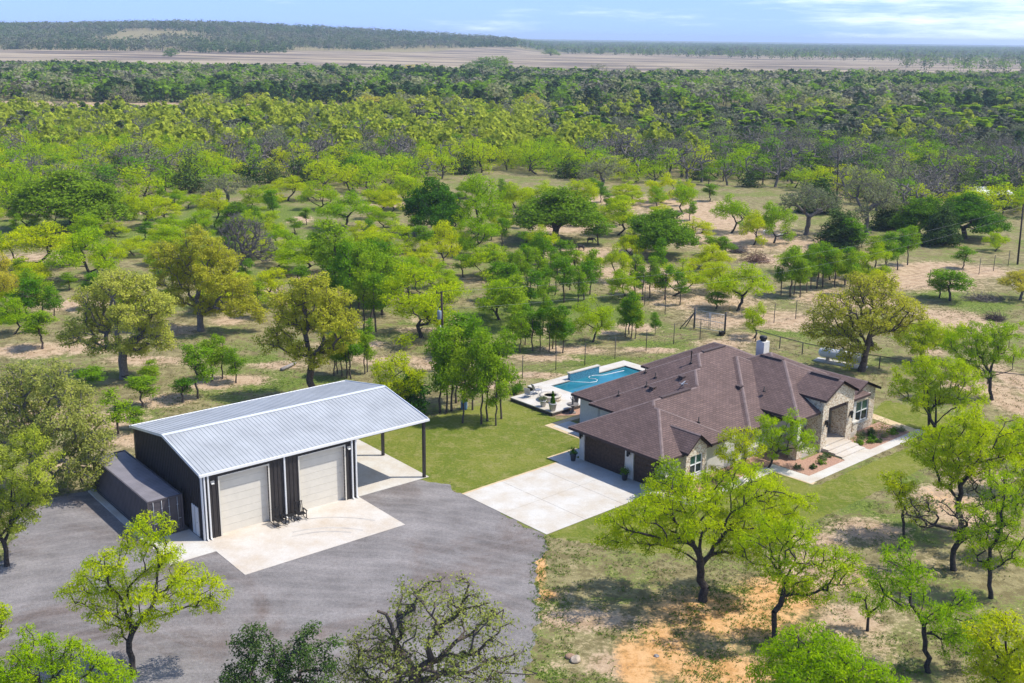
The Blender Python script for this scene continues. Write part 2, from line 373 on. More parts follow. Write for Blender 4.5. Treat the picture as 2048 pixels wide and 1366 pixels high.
# ------------------------------------------------------------------ ground: one sheet to the horizon
def vnoise(x, y, s, seed=0):
    """smooth value noise"""
    x = np.asarray(x)/s; y = np.asarray(y)/s; xi = np.floor(x).astype(int); yi = np.floor(y).astype(int); fx = x-xi; fy = y-yi
    fx = fx*fx*(3-2*fx); fy = fy*fy*(3-2*fy)
    def h(i, j):
        k = (i*374761393+j*668265263+seed*974711) & 0x7fffffff; k = ((k ^ (k >> 13))*1274126177) & 0x7fffffff
        return ((k ^ (k >> 16)) & 0xffff)/65535.
    return (h(xi, yi)*(1-fx)+h(xi+1, yi)*fx)*(1-fy)+(h(xi, yi+1)*(1-fx)+h(xi+1, yi+1)*fx)*fy
def sstep(a, b, x):
    t = np.clip((x-a)/(b-a), 0, 1); return t*t*(3-2*t)
def hill_z(x, y):
    x = np.asarray(x, float); y = np.asarray(y, float); t = x/np.maximum(y, 1)      # tangent of the bearing
    prof = np.interp(t, [-1.2, -.62, -.47, -.40, -.30, -.22, -.10, 0.0, .02, .05], [30, 36, 40, 42, 50, 47, 36, 22, 10, 0])
    st_ = np.interp(t, [-.3, -.1], [1480, 1850]); up = sstep(0, 950, y-st_)*(1-.55*sstep(3400, 6500, y))
    return prof*.74*up*(.74+.36*vnoise(x, y, 420, 3)+.16*vnoise(x, y, 130, 4))*sstep(.07, -.02, t) + 6*sstep(900, 1700, y)*sstep(.1, -.3, t)*(1-sstep(5000, 9000, y))
def inpoly(x, y, poly):
    c = np.zeros(np.shape(x), bool); n = len(poly)
    for i in range(n):
        x0, y0 = poly[i]; x1, y1 = poly[(i+1) % n]
        if y0 == y1: continue
        c ^= ((y0 > y) != (y1 > y)) & (x < (x1-x0)*(y-y0)/(y1-y0)+x0)
    return c
def wpoly(px): return [tuple(G(*p)[:2]) for p in px]
ys = np.concatenate([np.linspace(6, 44, 20), 44*np.exp(np.arange(0, math.log(16000/44), .0052))])
ts = np.concatenate([np.linspace(-1.3, -.56, 24)[:-1], np.linspace(-.56, .56, 420), np.linspace(.56, 1.3, 24)[1:]])
YY, TT = np.meshgrid(ys, ts, indexing='ij'); XX = YY*TT
ZZ = hill_z(XX, YY)
DIRT = np.zeros_like(XX); LAWN = np.zeros_like(XX); ORNG = np.zeros_like(XX); GREEN = np.zeros_like(XX); MAUVE = np.zeros_like(XX)
near = YY < 700
def blob(A, u, v, ru, rv, amt=1.):
    """soft-edged patch on the ground under pixel (u, v)"""
    c = G(u, v); a = abs(G(u+ru, v)[0]-c[0]); b = abs(G(u, v-rv)[1]-c[1])
    q = np.hypot((XX-c[0])/a, (YY-c[1])/b); np.maximum(A, amt*np.clip(1.5-q, 0, 1), out=A)
def poly(A, px, amt=1.):
    A[inpoly(XX, YY, wpoly(px))] = amt
LAWNS = [[(700, 900), (720, 868), (880, 830), (1000, 800), (1040, 800), (1105, 835), (1160, 845), (1160, 925), (1121, 930), (932, 990), (853, 966)],
 [(1088, 1072), (1300, 985), (1560, 935), (1625, 975), (1850, 880), (1745, 825), (1770, 800), (1900, 830), (2048, 870), (1960, 900), (1860, 930), (1720, 1000), (1560, 1075), (1400, 1100), (1300, 1110), (1200, 1090)]]
for a in LAWNS: poly(LAWN, a)
for a in [(1450, 1230, 150, 45), (1330, 1300, 60, 60), (1560, 1190, 80, 40), (1270, 1330, 40, 60), (1440, 1345, 110, 40), (1080, 1130, 12, 40), (1090, 1190, 30, 12)]: blob(ORNG, *a)
for a in [(1180, 1240, 110, 22), (1230, 1330, 60, 30), (1640, 1140, 90, 40), (1740, 1060, 70, 22), (1700, 1240, 70, 30), (1900, 1010, 70, 40), (1950, 950, 60, 20), (1990, 900, 60, 14), (1640, 1080, 60, 14),
          (1960, 1060, 60, 20), (1900, 640, 80, 22), (1945, 655, 90, 10), (1860, 700, 30, 10), (2030, 760, 30, 40), (2010, 800, 40, 30), (1960, 775, 70, 16),
          (1450, 690, 50, 12), (1490, 675, 40, 10), (1430, 640, 60, 16), (1560, 640, 120, 18), (1700, 600, 100, 20), (1800, 560, 160, 20), (1900, 540, 120, 15), (1400, 600, 120, 22), (1300, 560, 90, 25),
          (1500, 480, 160, 22), (1400, 440, 150, 25), (1600, 520, 120, 15), (1200, 510, 100, 16), (1230, 545, 60, 10), (1130, 455, 60, 14), (1350, 410, 120, 16), (1180, 400, 120, 8), (780, 410, 60, 6), (1700, 390, 90, 8),
          (1080, 715, 70, 8), (1150, 700, 80, 8), (1290, 700, 60, 6), (1270, 655, 40, 10), (1220, 665, 30, 5), (1060, 750, 60, 6), (1010, 760, 40, 8), (960, 770, 60, 8),
          (880, 640, 60, 8), (700, 690, 70, 10), (780, 720, 90, 10), (860, 730, 40, 10), (560, 730, 60, 8), (480, 760, 60, 10), (420, 770, 50, 8), (300, 720, 90, 10), (330, 800, 60, 14), (230, 840, 50, 20), (340, 660, 60, 12), (180, 690, 90, 16),
          (60, 515, 60, 9), (300, 425, 40, 4), (600, 440, 25, 8), (590, 600, 60, 10), (520, 580, 40, 12), (60, 700, 80, 14), (150, 610, 60, 14), (460, 640, 40, 10), (640, 550, 60, 10), (840, 660, 50, 5), (270, 880, 60, 16), (90, 830, 90, 20), (130, 930, 60, 10), (950, 560, 60, 8), (760, 560, 60, 10), (1060, 660, 40, 8)]: blob(DIRT, *a)
for a in [(500, 430, 160, 22), (350, 480, 160, 22), (680, 480, 90, 20), (100, 450, 100, 10), (480, 560, 60, 15), (950, 640, 120, 25), (1120, 610, 120, 25), (1230, 640, 70, 22), (1000, 700, 80, 10), (1300, 690, 60, 10), (1200, 720, 90, 10), (1560, 665, 60, 7), (1650, 660, 70, 10), (1880, 590, 60, 10), (1960, 610, 60, 14),
          (1240, 1200, 50, 9), (1100, 1345, 26, 16), (1210, 1350, 24, 14), (1700, 1010, 70, 16), (1780, 960, 70, 20), (1800, 1060, 50, 30), (1480, 1180, 60, 10), (640, 760, 50, 10), (560, 770, 60, 14), (500, 720, 60, 10), (1900, 860, 100, 14), (1850, 780, 60, 10), (1350, 1290, 40, 14), (1600, 1320, 60, 30)]: blob(GREEN, *a)
# sandy strip beyond the woods, and the mauve winter field under the hill
UU = 1024+FPX*(TT*math.cos(0))*1.0
DRYL = [(1092, 1078), (1130, 1100), (1260, 1180), (1420, 1220), (1400, 1260), (1250, 1240), (1100, 1200), (1080, 1150)]
TAN = np.zeros_like(XX); TAN[inpoly(XX, YY, wpoly(DRYL))] = 1
LAWN *= 1-TAN; GREEN -= .35*TAN
for a in [(1130, 1230, 60, 22), (1180, 1290, 80, 22), (1130, 1330, 60, 20), (1270, 1250, 50, 14), (1640, 1230, 120, 50), (1760, 1200, 80, 60), (1850, 1120, 80, 30), (1740, 1300, 60, 30)]: blob(DIRT, *a, .36)
GREEN -= .08*((YY < 75) & (XX > 3))
for a in [(1580, 1225, 70, 40), (1680, 1150, 80, 36), (1770, 1075, 70, 26), (1500, 1300, 90, 50), (1900, 1005, 60, 26), (1330, 1250, 70, 18)]: blob(ORNG, *a, .42)
strip = (YY > 455+20*vnoise(XX, YY, 60, 5)) & (YY < 520+30*vnoise(XX, YY, 50, 6)); DIRT[strip] = np.maximum(DIRT[strip], .75)
road = (YY > 508) & (YY < 516); DIRT[road] = 1
yend = np.interp(TT, [-.5, -.3, -.1, 0, .2], [1560, 1560, 2000, 2400, 2300])+160*(vnoise(XX, YY, 170, 9)-.5)
fld = sstep(900, 1000, YY+60*vnoise(XX, YY, 120, 8))*sstep(40, -40, YY-yend)
MAUVE[:] = fld; GREEN[YY > 1500] = -.55; DIRT[YY > 1700] = .12
DIRT = np.clip(DIRT, 0, 1)
nr, nc = XX.shape
idx = np.arange(nr*nc).reshape(nr, nc)
qs = np.stack([idx[:-1, :-1], idx[:-1, 1:], idx[1:, 1:], idx[1:, :-1]], -1).reshape(-1, 4)
def groundmat():
    M = bpy.data.materials.new('dry_grass_and_dirt'); M.use_nodes = True; n = M.node_tree.nodes; l = M.node_tree.links; b = n['Principled BSDF']
    b.inputs['Roughness'].default_value = .95; b.inputs['Specular IOR Level'].default_value = .1
    geo = n.new('ShaderNodeNewGeometry')
    def noise(sc, det=6, ro=.6, vec=None):
        x = n.new('ShaderNodeTexNoise'); x.inputs['Scale'].default_value = sc; x.inputs['Detail'].default_value = det; x.inputs['Roughness'].default_value = ro
        l.new(vec or geo.outputs['Position'], x.inputs['Vector']); return x.outputs[0]
    def attr(nm):
        x = n.new('ShaderNodeAttribute'); x.attribute_name = nm; return x.outputs['Fac']
    def mathn(op, a, c, d=None):
        x = n.new('ShaderNodeMath'); x.operation = op
        for i, s_ in enumerate((a, c, d)):
            if s_ is None: continue
            if isinstance(s_, (int, float)): x.inputs[i].default_value = s_
            else: l.new(s_, x.inputs[i])
        return x.outputs[0]
    def mr(s_, a, c, d=0., e=1.):
        x = n.new('ShaderNodeMapRange'); x.interpolation_type = 'SMOOTHSTEP'; l.new(s_, x.inputs[0])
        for i, k in enumerate((a, c, d, e)): x.inputs[i+1].default_value = k
        return x.outputs[0]
    def mix(f, A, B):
        x = n.new('ShaderNodeMix'); x.data_type = 'RGBA'
        if isinstance(f, float): x.inputs[0].default_value = f
        else: l.new(f, x.inputs[0])
        for i, k in ((6, A), (7, B)):
            if isinstance(k, tuple): x.inputs[i].default_value = (*k, 1)
            else: l.new(k, x.inputs[i])
        return x.outputs[2]
    def amp(s_, k): return mathn('ADD', mathn('MULTIPLY', mathn('SUBTRACT', s_, .5), k), .5)
    n1 = amp(noise(.13, 8, .65), 1.5); n2 = amp(noise(.9, 8, .75), 1.9); n3 = amp(noise(3.6, 5, .8), 2.3); n4 = noise(.035, 5, .6)
    dry = mix(mr(n2, .35, .65), (.165, .138, .062), (.275, .235, .115))
    grn = mix(mr(n3, .3, .7), (.075, .115, .016), (.17, .215, .04))
    gmask = mathn('ADD', mr(mathn('ADD', n1, mathn('MULTIPLY', mathn('SUBTRACT', n2, .5), .5)), .40, .62, 0, .75), attr('green'))
    base = mix(mr(mathn('ADD', gmask, mathn('MULTIPLY', mathn('SUBTRACT', n3, .5), .9)), .25, .95), dry, grn)
    dirt = mix(mr(n2, .3, .7), (.36, .245, .15), (.48, .355, .23))
    dmask = mathn('ADD', attr('dirt'), mathn('MULTIPLY', mathn('ADD', mathn('SUBTRACT', n2, .5), mathn('SUBTRACT', n1, .5)), 1.3))
    dm2 = mathn('ADD', dmask, mathn('MULTIPLY', mathn('SUBTRACT', n3, .5), .7))
    c = mix(mr(dm2, .25, .92), base, dirt)
    orn = mix(mr(n2, .3, .7), (.50, .26, .09), (.62, .37, .17))
    om = mathn('ADD', mathn('ADD', attr('orange'), mathn('MULTIPLY', mathn('SUBTRACT', n2, .5), 1.1)), mathn('MULTIPLY', mathn('SUBTRACT', n3, .5), .6))
    c = mix(mr(om, .28, .95), c, orn)
    lawn = mix(mr(mathn('ADD', n1, mathn('MULTIPLY', mathn('SUBTRACT', n3, .5), .6)), .3, .7), (.115, .15, .016), (.185, .195, .034))
    lawn = mix(mr(n2, .45, .75, 0, .6), lawn, (.25, .225, .08))
    lm = mathn('ADD', attr('lawn'), mathn('MULTIPLY', mathn('SUBTRACT', n2, .5), .5))
    c = mix(mr(lm, .4, .65), c, lawn)
    vm = n.new('ShaderNodeMapping'); vm.inputs['Scale'].default_value = (.004, .022, .01); l.new(geo.outputs['Position'], vm.inputs[0])
    st = amp(noise(1., 7, .65, vm.outputs[0]), 1.6)
    field = mix(mr(st, .35, .62), (.11, .086, .07), (.36, .285, .19))
    field = mix(mr(noise(.02, 4), .55, .75, 0, .5), field, (.10, .11, .04))
    c = mix(attr('field'), c, field)
    sp = n.new('ShaderNodeSeparateXYZ'); l.new(geo.outputs['Position'], sp.inputs[0])
    far = mix(mr(noise(.012, 6), .4, .6), (.035, .05, .02), (.10, .10, .05))
    ff = mr(mathn('ADD', sp.outputs[1], mathn('MULTIPLY', mathn('SUBTRACT', n4, .5), 900.)), 2300, 2700)
    c = mix(ff, c, far)
    l.new(c, b.inputs['Base Color'])
    u = n.new('ShaderNodeBump'); u.inputs['Strength'].default_value = .6; u.inputs['Distance'].default_value = .06
    l.new(mathn('ADD', n3, n2), u.inputs['Height']); l.new(u.outputs[0], b.inputs['Normal'])
    return M
gm = npmesh('ground', np.stack([XX, YY, ZZ], -1).reshape(-1, 3), qs, [groundmat()], smooth=True)
for nm, A in (('dirt', DIRT), ('lawn', LAWN), ('orange', ORNG), ('green', GREEN), ('field', MAUVE)):
    a = gm.attributes.new(nm, 'FLOAT', 'POINT'); a.data.foreach_set('value', A.astype(np.float32).ravel())
tag(link('ground', gm), kind='structure')
def sheet(name, pts, z, m, t=0.02, kind='structure', label=None, cat=None):
    mb = MB(); mb.prism([(p[0], p[1]) for p in pts], z-t, z); o = mb.build(name, m)
    tag(o, label, cat, kind=kind); return o
def rough(pts, step=.6, amp=.18, seed=0):
    """polygon outline resampled with a ragged edge"""
    rng = rs(seed); out = []
    for i, p in enumerate(pts):
        q = pts[(i+1) % len(pts)]; L = math.hypot(q[0]-p[0], q[1]-p[1]); n = max(1, int(L/step))
        for k in range(n):
            t = k/n; x, y = p[0]+(q[0]-p[0])*t, p[1]+(q[1]-p[1])*t; e_ = min(1, t*6, (1-t)*6)*amp*((vnoise(x, y, 1.7, seed)-.5)*2.4+(vnoise(x, y, .5, seed+1)-.5)*1.6); out.append((x-(q[1]-p[1])/L*e_, y+(q[0]-p[0])/L*e_))
    return out
def gravelmat():
    M = mat('gravel', (.21, .193, .183), .95, .14, .35, bump=.8, bscale=14); n = M.node_tree.nodes; l = M.node_tree.links; b = n['Principled BSDF']
    src = b.inputs['Base Color'].links[0].from_socket
    t = n.new('ShaderNodeTexCoord'); x = n.new('ShaderNodeTexNoise'); x.inputs['Scale'].default_value = 5; x.inputs['Detail'].default_value = 5; x.inputs['Roughness'].default_value = .8; l.new(t.outputs['Object'], x.inputs['Vector'])
    v = n.new('ShaderNodeMapping'); v.inputs['Scale'].default_value = (.12, .7, 1); v.inputs['Rotation'].default_value = (0, 0, R(-15)); l.new(t.outputs['Object'], v.inputs[0])
    y = n.new('ShaderNodeTexNoise'); y.inputs['Scale'].default_value = 1.1; y.inputs['Detail'].default_value = 6; l.new(v.outputs[0], y.inputs['Vector'])
    r = n.new('ShaderNodeMapRange'); r.inputs[1].default_value = .25; r.inputs[2].default_value = .75; r.inputs[3].default_value = .62; r.inputs[4].default_value = 1.35; l.new(x.outputs[0], r.inputs[0])
    r2 = n.new('ShaderNodeMapRange'); r2.inputs[1].default_value = .3; r2.inputs[2].default_value = .7; r2.inputs[3].default_value = .84; r2.inputs[4].default_value = 1.14; l.new(y.outputs[0], r2.inputs[0])
    k = n.new('ShaderNodeMath'); k.operation = 'MULTIPLY'; l.new(r.outputs[0], k.inputs[0]); l.new(r2.outputs[0], k.inputs[1])
    h = n.new('ShaderNodeHueSaturation'); l.new(src, h.inputs['Color']); l.new(k.outputs[0], h.inputs['Value'])
    z = n.new('ShaderNodeTexNoise'); z.inputs['Scale'].default_value = .11; z.inputs['Detail'].default_value = 7; z.inputs['Roughness'].default_value = .7; z.inputs['Distortion'].default_value = .6; l.new(t.outputs['Object'], z.inputs['Vector'])
    r3 = n.new('ShaderNodeMapRange'); r3.interpolation_type = 'SMOOTHSTEP'; r3.inputs[1].default_value = .46; r3.inputs[2].default_value = .68; r3.inputs[4].default_value = 1.0; l.new(z.outputs[0], r3.inputs[0])
    mx = n.new('ShaderNodeMix'); mx.data_type = 'RGBA'; mx.blend_type = 'MULTIPLY'; mx.inputs[7].default_value = (.70, .60, .54, 1); l.new(r3.outputs[0], mx.inputs[0]); l.new(h.outputs[0], mx.inputs[6])
    # wheel tracks curving from the drive to the workshop doors
    g = n.new('ShaderNodeTexWave'); g.wave_type = 'RINGS'; g.rings_direction = 'Z'; g.inputs['Scale'].default_value = .28; g.inputs['Distortion'].default_value = 9; g.inputs['Detail'].default_value = 3; g.inputs['Detail Scale'].default_value = .4
    pm_ = n.new('ShaderNodeMapping'); pm_.inputs['Location'].default_value = (14, -38, 0); l.new(t.outputs['Object'], pm_.inputs[0]); l.new(pm_.outputs[0], g.inputs['Vector'])
    r4 = n.new('ShaderNodeMapRange'); r4.interpolation_type = 'SMOOTHSTEP'; r4.inputs[1].default_value = .62; r4.inputs[2].default_value = .95; r4.inputs[4].default_value = .12; l.new(g.outputs['Fac'], r4.inputs[0])
    m2 = n.new('ShaderNodeMix'); m2.data_type = 'RGBA'; m2.inputs[7].default_value = (.34, .30, .28, 1); l.new(r4.outputs[0], m2.inputs[0]); l.new(mx.outputs[2], m2.inputs[6]); l.new(m2.outputs[2], b.inputs['Base Color'])
    return M
GRAVEL = gravelmat()
gp = wpoly([(853, 963), (932, 988), (1090, 1070), (1086, 1110), (1076, 1150), (1066, 1200), (1062, 1260), (1066, 1320), (1060, 1380), (1030, 1500), (500, 1700), (-300, 1560), (-300, 1250), (-60, 1170), (10, 1110), (30, 1045), (72, 1008), (150, 986), (190, 974), (260, 940), (700, 900)])
sheet('gravel_yard', rough(gp, .22, .42, 3), .006, GRAVEL, .003)
# ------------------------------------------------------------------ surfaces of the buildings
def node_mat(name, f, rough=.8, metal=0., spec=.3):
    M = bpy.data.materials.new(name); M.use_nodes = True; n = M.node_tree.nodes; l = M.node_tree.links; b = n['Principled BSDF']
    b.inputs['Roughness'].default_value = rough; b.inputs['Metallic'].default_value = metal; b.inputs['Specular IOR Level'].default_value = spec
    f(M, n, l, b); return M
def _shingle(M, n, l, b):
    uv = n.new('ShaderNodeUVMap'); br = n.new('ShaderNodeTexBrick'); l.new(uv.outputs[0], br.inputs['Vector'])
    br.inputs['Scale'].default_value = 1; br.inputs['Brick Width'].default_value = .42; br.inputs['Row Height'].default_value = .19; br.inputs['Mortar Size'].default_value = .018; br.inputs['Mortar Smooth'].default_value = .3
    br.inputs['Color1'].default_value = (.150, .100, .088, 1); br.inputs['Color2'].default_value = (.112, .075, .066, 1); br.inputs['Mortar'].default_value = (.06, .042, .038, 1); br.inputs['Bias'].default_value = .1
    x = n.new('ShaderNodeTexNoise'); x.inputs['Scale'].default_value = .7; x.inputs['Detail'].default_value = 6; t = n.new('ShaderNodeTexCoord'); l.new(t.outputs['Object'], x.inputs['Vector'])
    h = n.new('ShaderNodeHueSaturation'); r = n.new('ShaderNodeMapRange'); r.inputs[1].default_value = .3; r.inputs[2].default_value = .7; r.inputs[3].default_value = .95; r.inputs[4].default_value = 1.2
    l.new(x.outputs[0], r.inputs[0]); l.new(r.outputs[0], h.inputs['Value']); l.new(br.outputs[0], h.inputs['Color']); l.new(h.outputs[0], b.inputs['Base Color'])
    u = n.new('ShaderNodeBump'); u.inputs['Strength'].default_value = .5; u.inputs['Distance'].default_value = .02; l.new(br.outputs['Fac'], u.inputs['Height']); u.invert = True; l.new(u.outputs[0], b.inputs['Normal'])
SHINGLE = node_mat('brown_shingle', _shingle, .9, 0, .2)
CAPM = mat('ridge_shingle', (.19, .14, .128), .9, .15, 3)
def _stone(M, n, l, b):
    t = n.new('ShaderNodeTexCoord'); mp_ = n.new('ShaderNodeMapping'); mp_.inputs['Scale'].default_value = (1.9, 1.9, 2.6); l.new(t.outputs['Object'], mp_.inputs[0])
    v = n.new('ShaderNodeTexVoronoi'); l.new(mp_.outputs[0], v.inputs['Vector']); v2 = n.new('ShaderNodeTexVoronoi'); v2.feature = 'DISTANCE_TO_EDGE'; l.new(mp_.outputs[0], v2.inputs['Vector'])
    sp = n.new('ShaderNodeSeparateColor'); l.new(v.outputs['Color'], sp.inputs[0]); r = n.new('ShaderNodeValToRGB'); e = r.color_ramp.elements
    e[0].position = 0; e[0].color = (.68, .57, .42, 1); e[1].position = 1; e[1].color = (.74, .66, .53, 1)
    for p, c in ((.3, (.76, .68, .54)), (.48, (.40, .24, .11)), (.62, (.70, .57, .39)), (.84, (.26, .15, .08)), (.90, (.68, .60, .48))):
        k = e.new(p); k.color = (*c, 1)
    l.new(sp.outputs[0], r.inputs[0]); mx = n.new('ShaderNodeMix'); mx.data_type = 'RGBA'; mx.inputs[6].default_value = (.62, .58, .50, 1)
    q = n.new('ShaderNodeMapRange'); q.inputs[1].default_value = .02; q.inputs[2].default_value = .07; l.new(v2.outputs[0], q.inputs[0]); l.new(q.outputs[0], mx.inputs[0]); l.new(r.outputs[0], mx.inputs[7]); l.new(mx.outputs[2], b.inputs['Base Color'])
    u = n.new('ShaderNodeBump'); u.inputs['Strength'].default_value = .5; u.inputs['Distance'].default_value = .04; l.new(q.outputs[0], u.inputs['Height']); l.new(u.outputs[0], b.inputs['Normal'])
STONE = node_mat('limestone', _stone, .9)
def _conc(col):
    def f(M, n, l, b):
        t = n.new('ShaderNodeTexCoord'); x = n.new('ShaderNodeTexNoise'); x.inputs['Scale'].default_value = .45; x.inputs['Detail'].default_value = 8; x.inputs['Roughness'].default_value = .65; l.new(t.outputs['Object'], x.inputs['Vector'])
        r = n.new('ShaderNodeValToRGB'); e = r.color_ramp.elements; e[0].position = .33; e[0].color = (col[0]*.86, col[1]*.78, col[2]*.68, 1); e[1].position = .6; e[1].color = (*col, 1); l.new(x.outputs[0], r.inputs[0])
        y = n.new('ShaderNodeTexNoise'); y.inputs['Scale'].default_value = 9; y.inputs['Detail'].default_value = 5; l.new(t.outputs['Object'], y.inputs['Vector']); h = n.new('ShaderNodeHueSaturation')
        m_ = n.new('ShaderNodeMapRange'); m_.inputs[1].default_value = .3; m_.inputs[2].default_value = .7; m_.inputs[3].default_value = .92; m_.inputs[4].default_value = 1.06; l.new(y.outputs[0], m_.inputs[0]); l.new(m_.outputs[0], h.inputs['Value']); l.new(r.outputs[0], h.inputs['Color']); l.new(h.outputs[0], b.inputs['Base Color'])
    return f
CONC = node_mat('concrete', _conc((.53, .49, .435)), .9); CONC2 = node_mat('white_concrete', _conc((.53, .505, .455)), .85); CONCY = node_mat('tan_concrete_edge', _conc((.56, .44, .27)), .9)
STUCCO = mat('stucco', (.60, .575, .52), .95, .05, 5); WTRIM = mat('white_trim', (.74, .73, .70), .5, .03, 8)
DWALL = mat('dark_wall_panel', (.040, .034, .032), .45, .12, 3); FASC = mat('dark_fascia', (.035, .027, .025), .6, .1, 3); BLACK = mat('black_metal', (.018, .017, .017), .5, .1, 8)
ROOFM = mat('galvalume', (.40, .412, .415), .52, .08, .5, .12, .3); GUTTER = mat('galvalume_trim', (.72, .74, .75), .35, .03, 4, .3)
DOORB = mat('beige_door', (.66, .61, .515), .6, .03, 2); BROWN = mat('brown_wood_door', (.060, .036, .026), .55, .3, 5); GLASS = mat('dark_glass', (.012, .022, .020), .06, .1, 2, 0, .6); BLIND = mat('window_blind', (.05, .15, .10), .3, .2, 4, 0, .5)
CONT = mat('container_paint', (.085, .075, .080), .5, .10, 1.2); GALV = mat('galvanised_steel', (.42, .43, .44), .45, .1, 6, .6); MULCH = mat('red_gravel', (.50, .31, .22), .95, .28, 9, bump=.7, bscale=20, col2=(.24, .13, .085))
SHRUBM = LEAF['D']
def _lines(k):
    def f(M, n, l, b): pass
    return f
# ------------------------------------------------------------------ the metal shop
SYAW = 0.69088; SX, SY = -20.372, 67.4906; SL, SW, SD, SH, SR = 18.02, 11.87, 11.76, 4.80, 5.84
shop = thing('metal_workshop', 'dark metal workshop with pale ribbed roof, two beige roll-up doors and open lean-to bay', 'workshop', (SX, SY, 0), SYAW)
def SLP(x, y, z=0):
    return np.array([SX+x*math.cos(SYAW)-y*math.sin(SYAW), SY+x*math.sin(SYAW)+y*math.cos(SYAW), z])
doors = [(1.25, 4.83), (7.23, 10.87)]; DH = 4.26; RID = SR; HY = SD/2
def ribs_x(mb, x0, x1, y, z0, z1, s=-1, st=.30):
    x = x0+st/2
    while x < x1-.05: mb.box(x-.035, x+.035, min(y, y+s*.035), max(y, y+s*.035), z0, z1); x += st
def ribs_y(mb, y0, y1, x, zf, s=-1, st=.30):
    y = y0+st/2
    while y < y1-.05:
        z = zf(y); mb.box(min(x, x+s*.035), max(x, x+s*.035), y-.035, y+.035, .03, z); y += st
def zr(y): return SH+(SR-SH)*(1-abs(y-HY)/HY)
mb = MB(); T = .16
for x0, x1 in ((0, doors[0][0]), (doors[0][1], doors[1][0]), (doors[1][1], SW)):
    mb.box(x0, x1, 0, T, .02, SH-.1); ribs_x(mb, x0, x1, 0, .03, SH-.12)
for x0, x1 in doors: mb.box(x0, x1, 0, T, DH, SH-.1); ribs_x(mb, x0, x1, 0, DH+.02, SH-.12)
mb.box(0, SW, SD-T, SD, .02, SH-.1); ribs_x(mb, 0, SW, SD, .03, SH-.12, 1)
for x in (0, SW-T):
    a, b_ = x, x+T; zs = [(T, zr(T)), (HY, SR), (SD-T, zr(T))]; pts = [(T, .02)]+[(SD-T, .02)]+[(y, z-.1) for y, z in zs[::-1]]
    mb.add([(a, y, z) for y, z in pts]+[(b_, y, z) for y, z in pts], [(4, 3, 2, 1, 0), (5, 6, 7, 8, 9)]+[(i, (i+1) % 5, 5+(i+1) % 5, 5+i) for i in range(5)])
ribs_y(mb, .1, SD-.1, 0, lambda y: zr(y)-.14); ribs_y(mb, .1, SD-.1, SW, lambda y: zr(y)-.14, 1)
mb.build('wall', DWALL, shop)
mb = MB(); ov = .12
for sgn in (0, 1):
    y0, y1 = (-ov, HY) if sgn == 0 else (SD+ov, HY); z0 = SH-ov*(SR-SH)/HY
    mb.slab([(-.12, y0, z0), (SL+.12, y0, z0), (SL+.12, y1, SR), (-.12, y1, SR)], .06)
    x = .1
    while x < SL:
        for q in (0,): mb.add([(x-.045, y0, z0+.001), (x+.045, y0, z0+.001), (x+.018, y0, z0+.03), (x-.018, y0, z0+.03), (x-.045, y1, SR+.001), (x+.045, y1, SR+.001), (x+.018, y1, SR+.03), (x-.018, y1, SR+.03)], [(0, 1, 2, 3), (0, 3, 7, 4), (3, 2, 6, 7), (2, 1, 5, 6)])
        x += .305
rf = mb.build('roof', ROOFM, shop)
mb = MB(); mb.slab([(-.15, HY-.22, SR+.005), (SL+.15, HY-.22, SR+.005), (SL+.15, HY, SR+.05), (-.15, HY, SR+.05)], .01); mb.slab([(-.15, HY, SR+.052), (SL+.15, HY, SR+.052), (SL+.15, HY+.22, SR+.007), (-.15, HY+.22, SR+.007)], .01); mb.build('ridge_cap', GUTTER, rf)
for x in (-.15, SL+.15):
    mb = MB(); z0 = SH-ov*(SR-SH)/HY
    mb.bar((x, -ov, z0-.02), (x, HY, SR-.02), .06, .2); mb.bar((x, SD+ov, z0-.02), (x, HY+.002, SR-.022), .06, .2); mb.build('rake_trim', GUTTER, rf)
for y in (-ov-.07, SD+ov+.07):
    mb = MB(); mb.box(-.2, SL+.2, y-.07, y+.07, SH-.16, SH+.0); mb.build('gutter', WTRIM, rf)
for x in (.16, .42, 6.03, 11.45, 11.78):
    mb = MB(); mb.box(x-.05, x+.05, -.16, -.05, .12, SH-.14); mb.bar((x, -.105, .14), (x, -.26, .06), .09); mb.build('downspout', WTRIM, shop)
mb = MB(); mb.box(-.05, .06, -.045, .09, .02, SH-.12); mb.build('corner_trim', WTRIM, shop)
for x0, x1 in doors:
    mb = MB(); y = .30
    for i in range(8):
        z = .02+i*DH/8; mb.box(x0, x1, y, y+.05, z+.008, z+DH/8-.008)
    mb.box(x0, x1, y+.02, y+.05, .02, DH); d = mb.build('rolling_door', DOORB, shop)
    mb = MB(); mb.box(x0-.09, x0, -.05, .32, .02, DH+.09); mb.box(x1, x1+.09, -.05, .32, .02, DH+.09); mb.box(x0, x1, -.05, .32, DH, DH+.09); mb.build('door_frame', DOORB, d)
for x in (.72, 11.2):
    mb = MB(); mb.box(x-.13, x+.13, -.17, -.04, 4.05, 4.17); mb.bar((x, -.1, 4.05), (x, -.24, 3.97), .2, .05); mb.build('wall_light', GALV, shop)
mb = MB(); mb.box(-.07, -.002, .75, 1.72, .05, 2.15); sdoor = mb.build('side_door', WTRIM, shop)
mb = MB(); mb.box(-.09, -.07, 1.2, 1.24, .06, 2.1); mb.box(-.10, -.07, .86, .92, 1.0, 1.1); mb.build('door_handle', GALV, sdoor)
for y in (.1, SD/2, SD-.1):
    mb = MB(); mb.box(SL-.2, SL, y-.1, y+.1, .02, zr(y)-.2); mb.build('post', DWALL, shop)
mb = MB()
for y in (.1, SD-.1): mb.box(SW, SL, y-.06, y+.06, SH-.32, SH-.12)
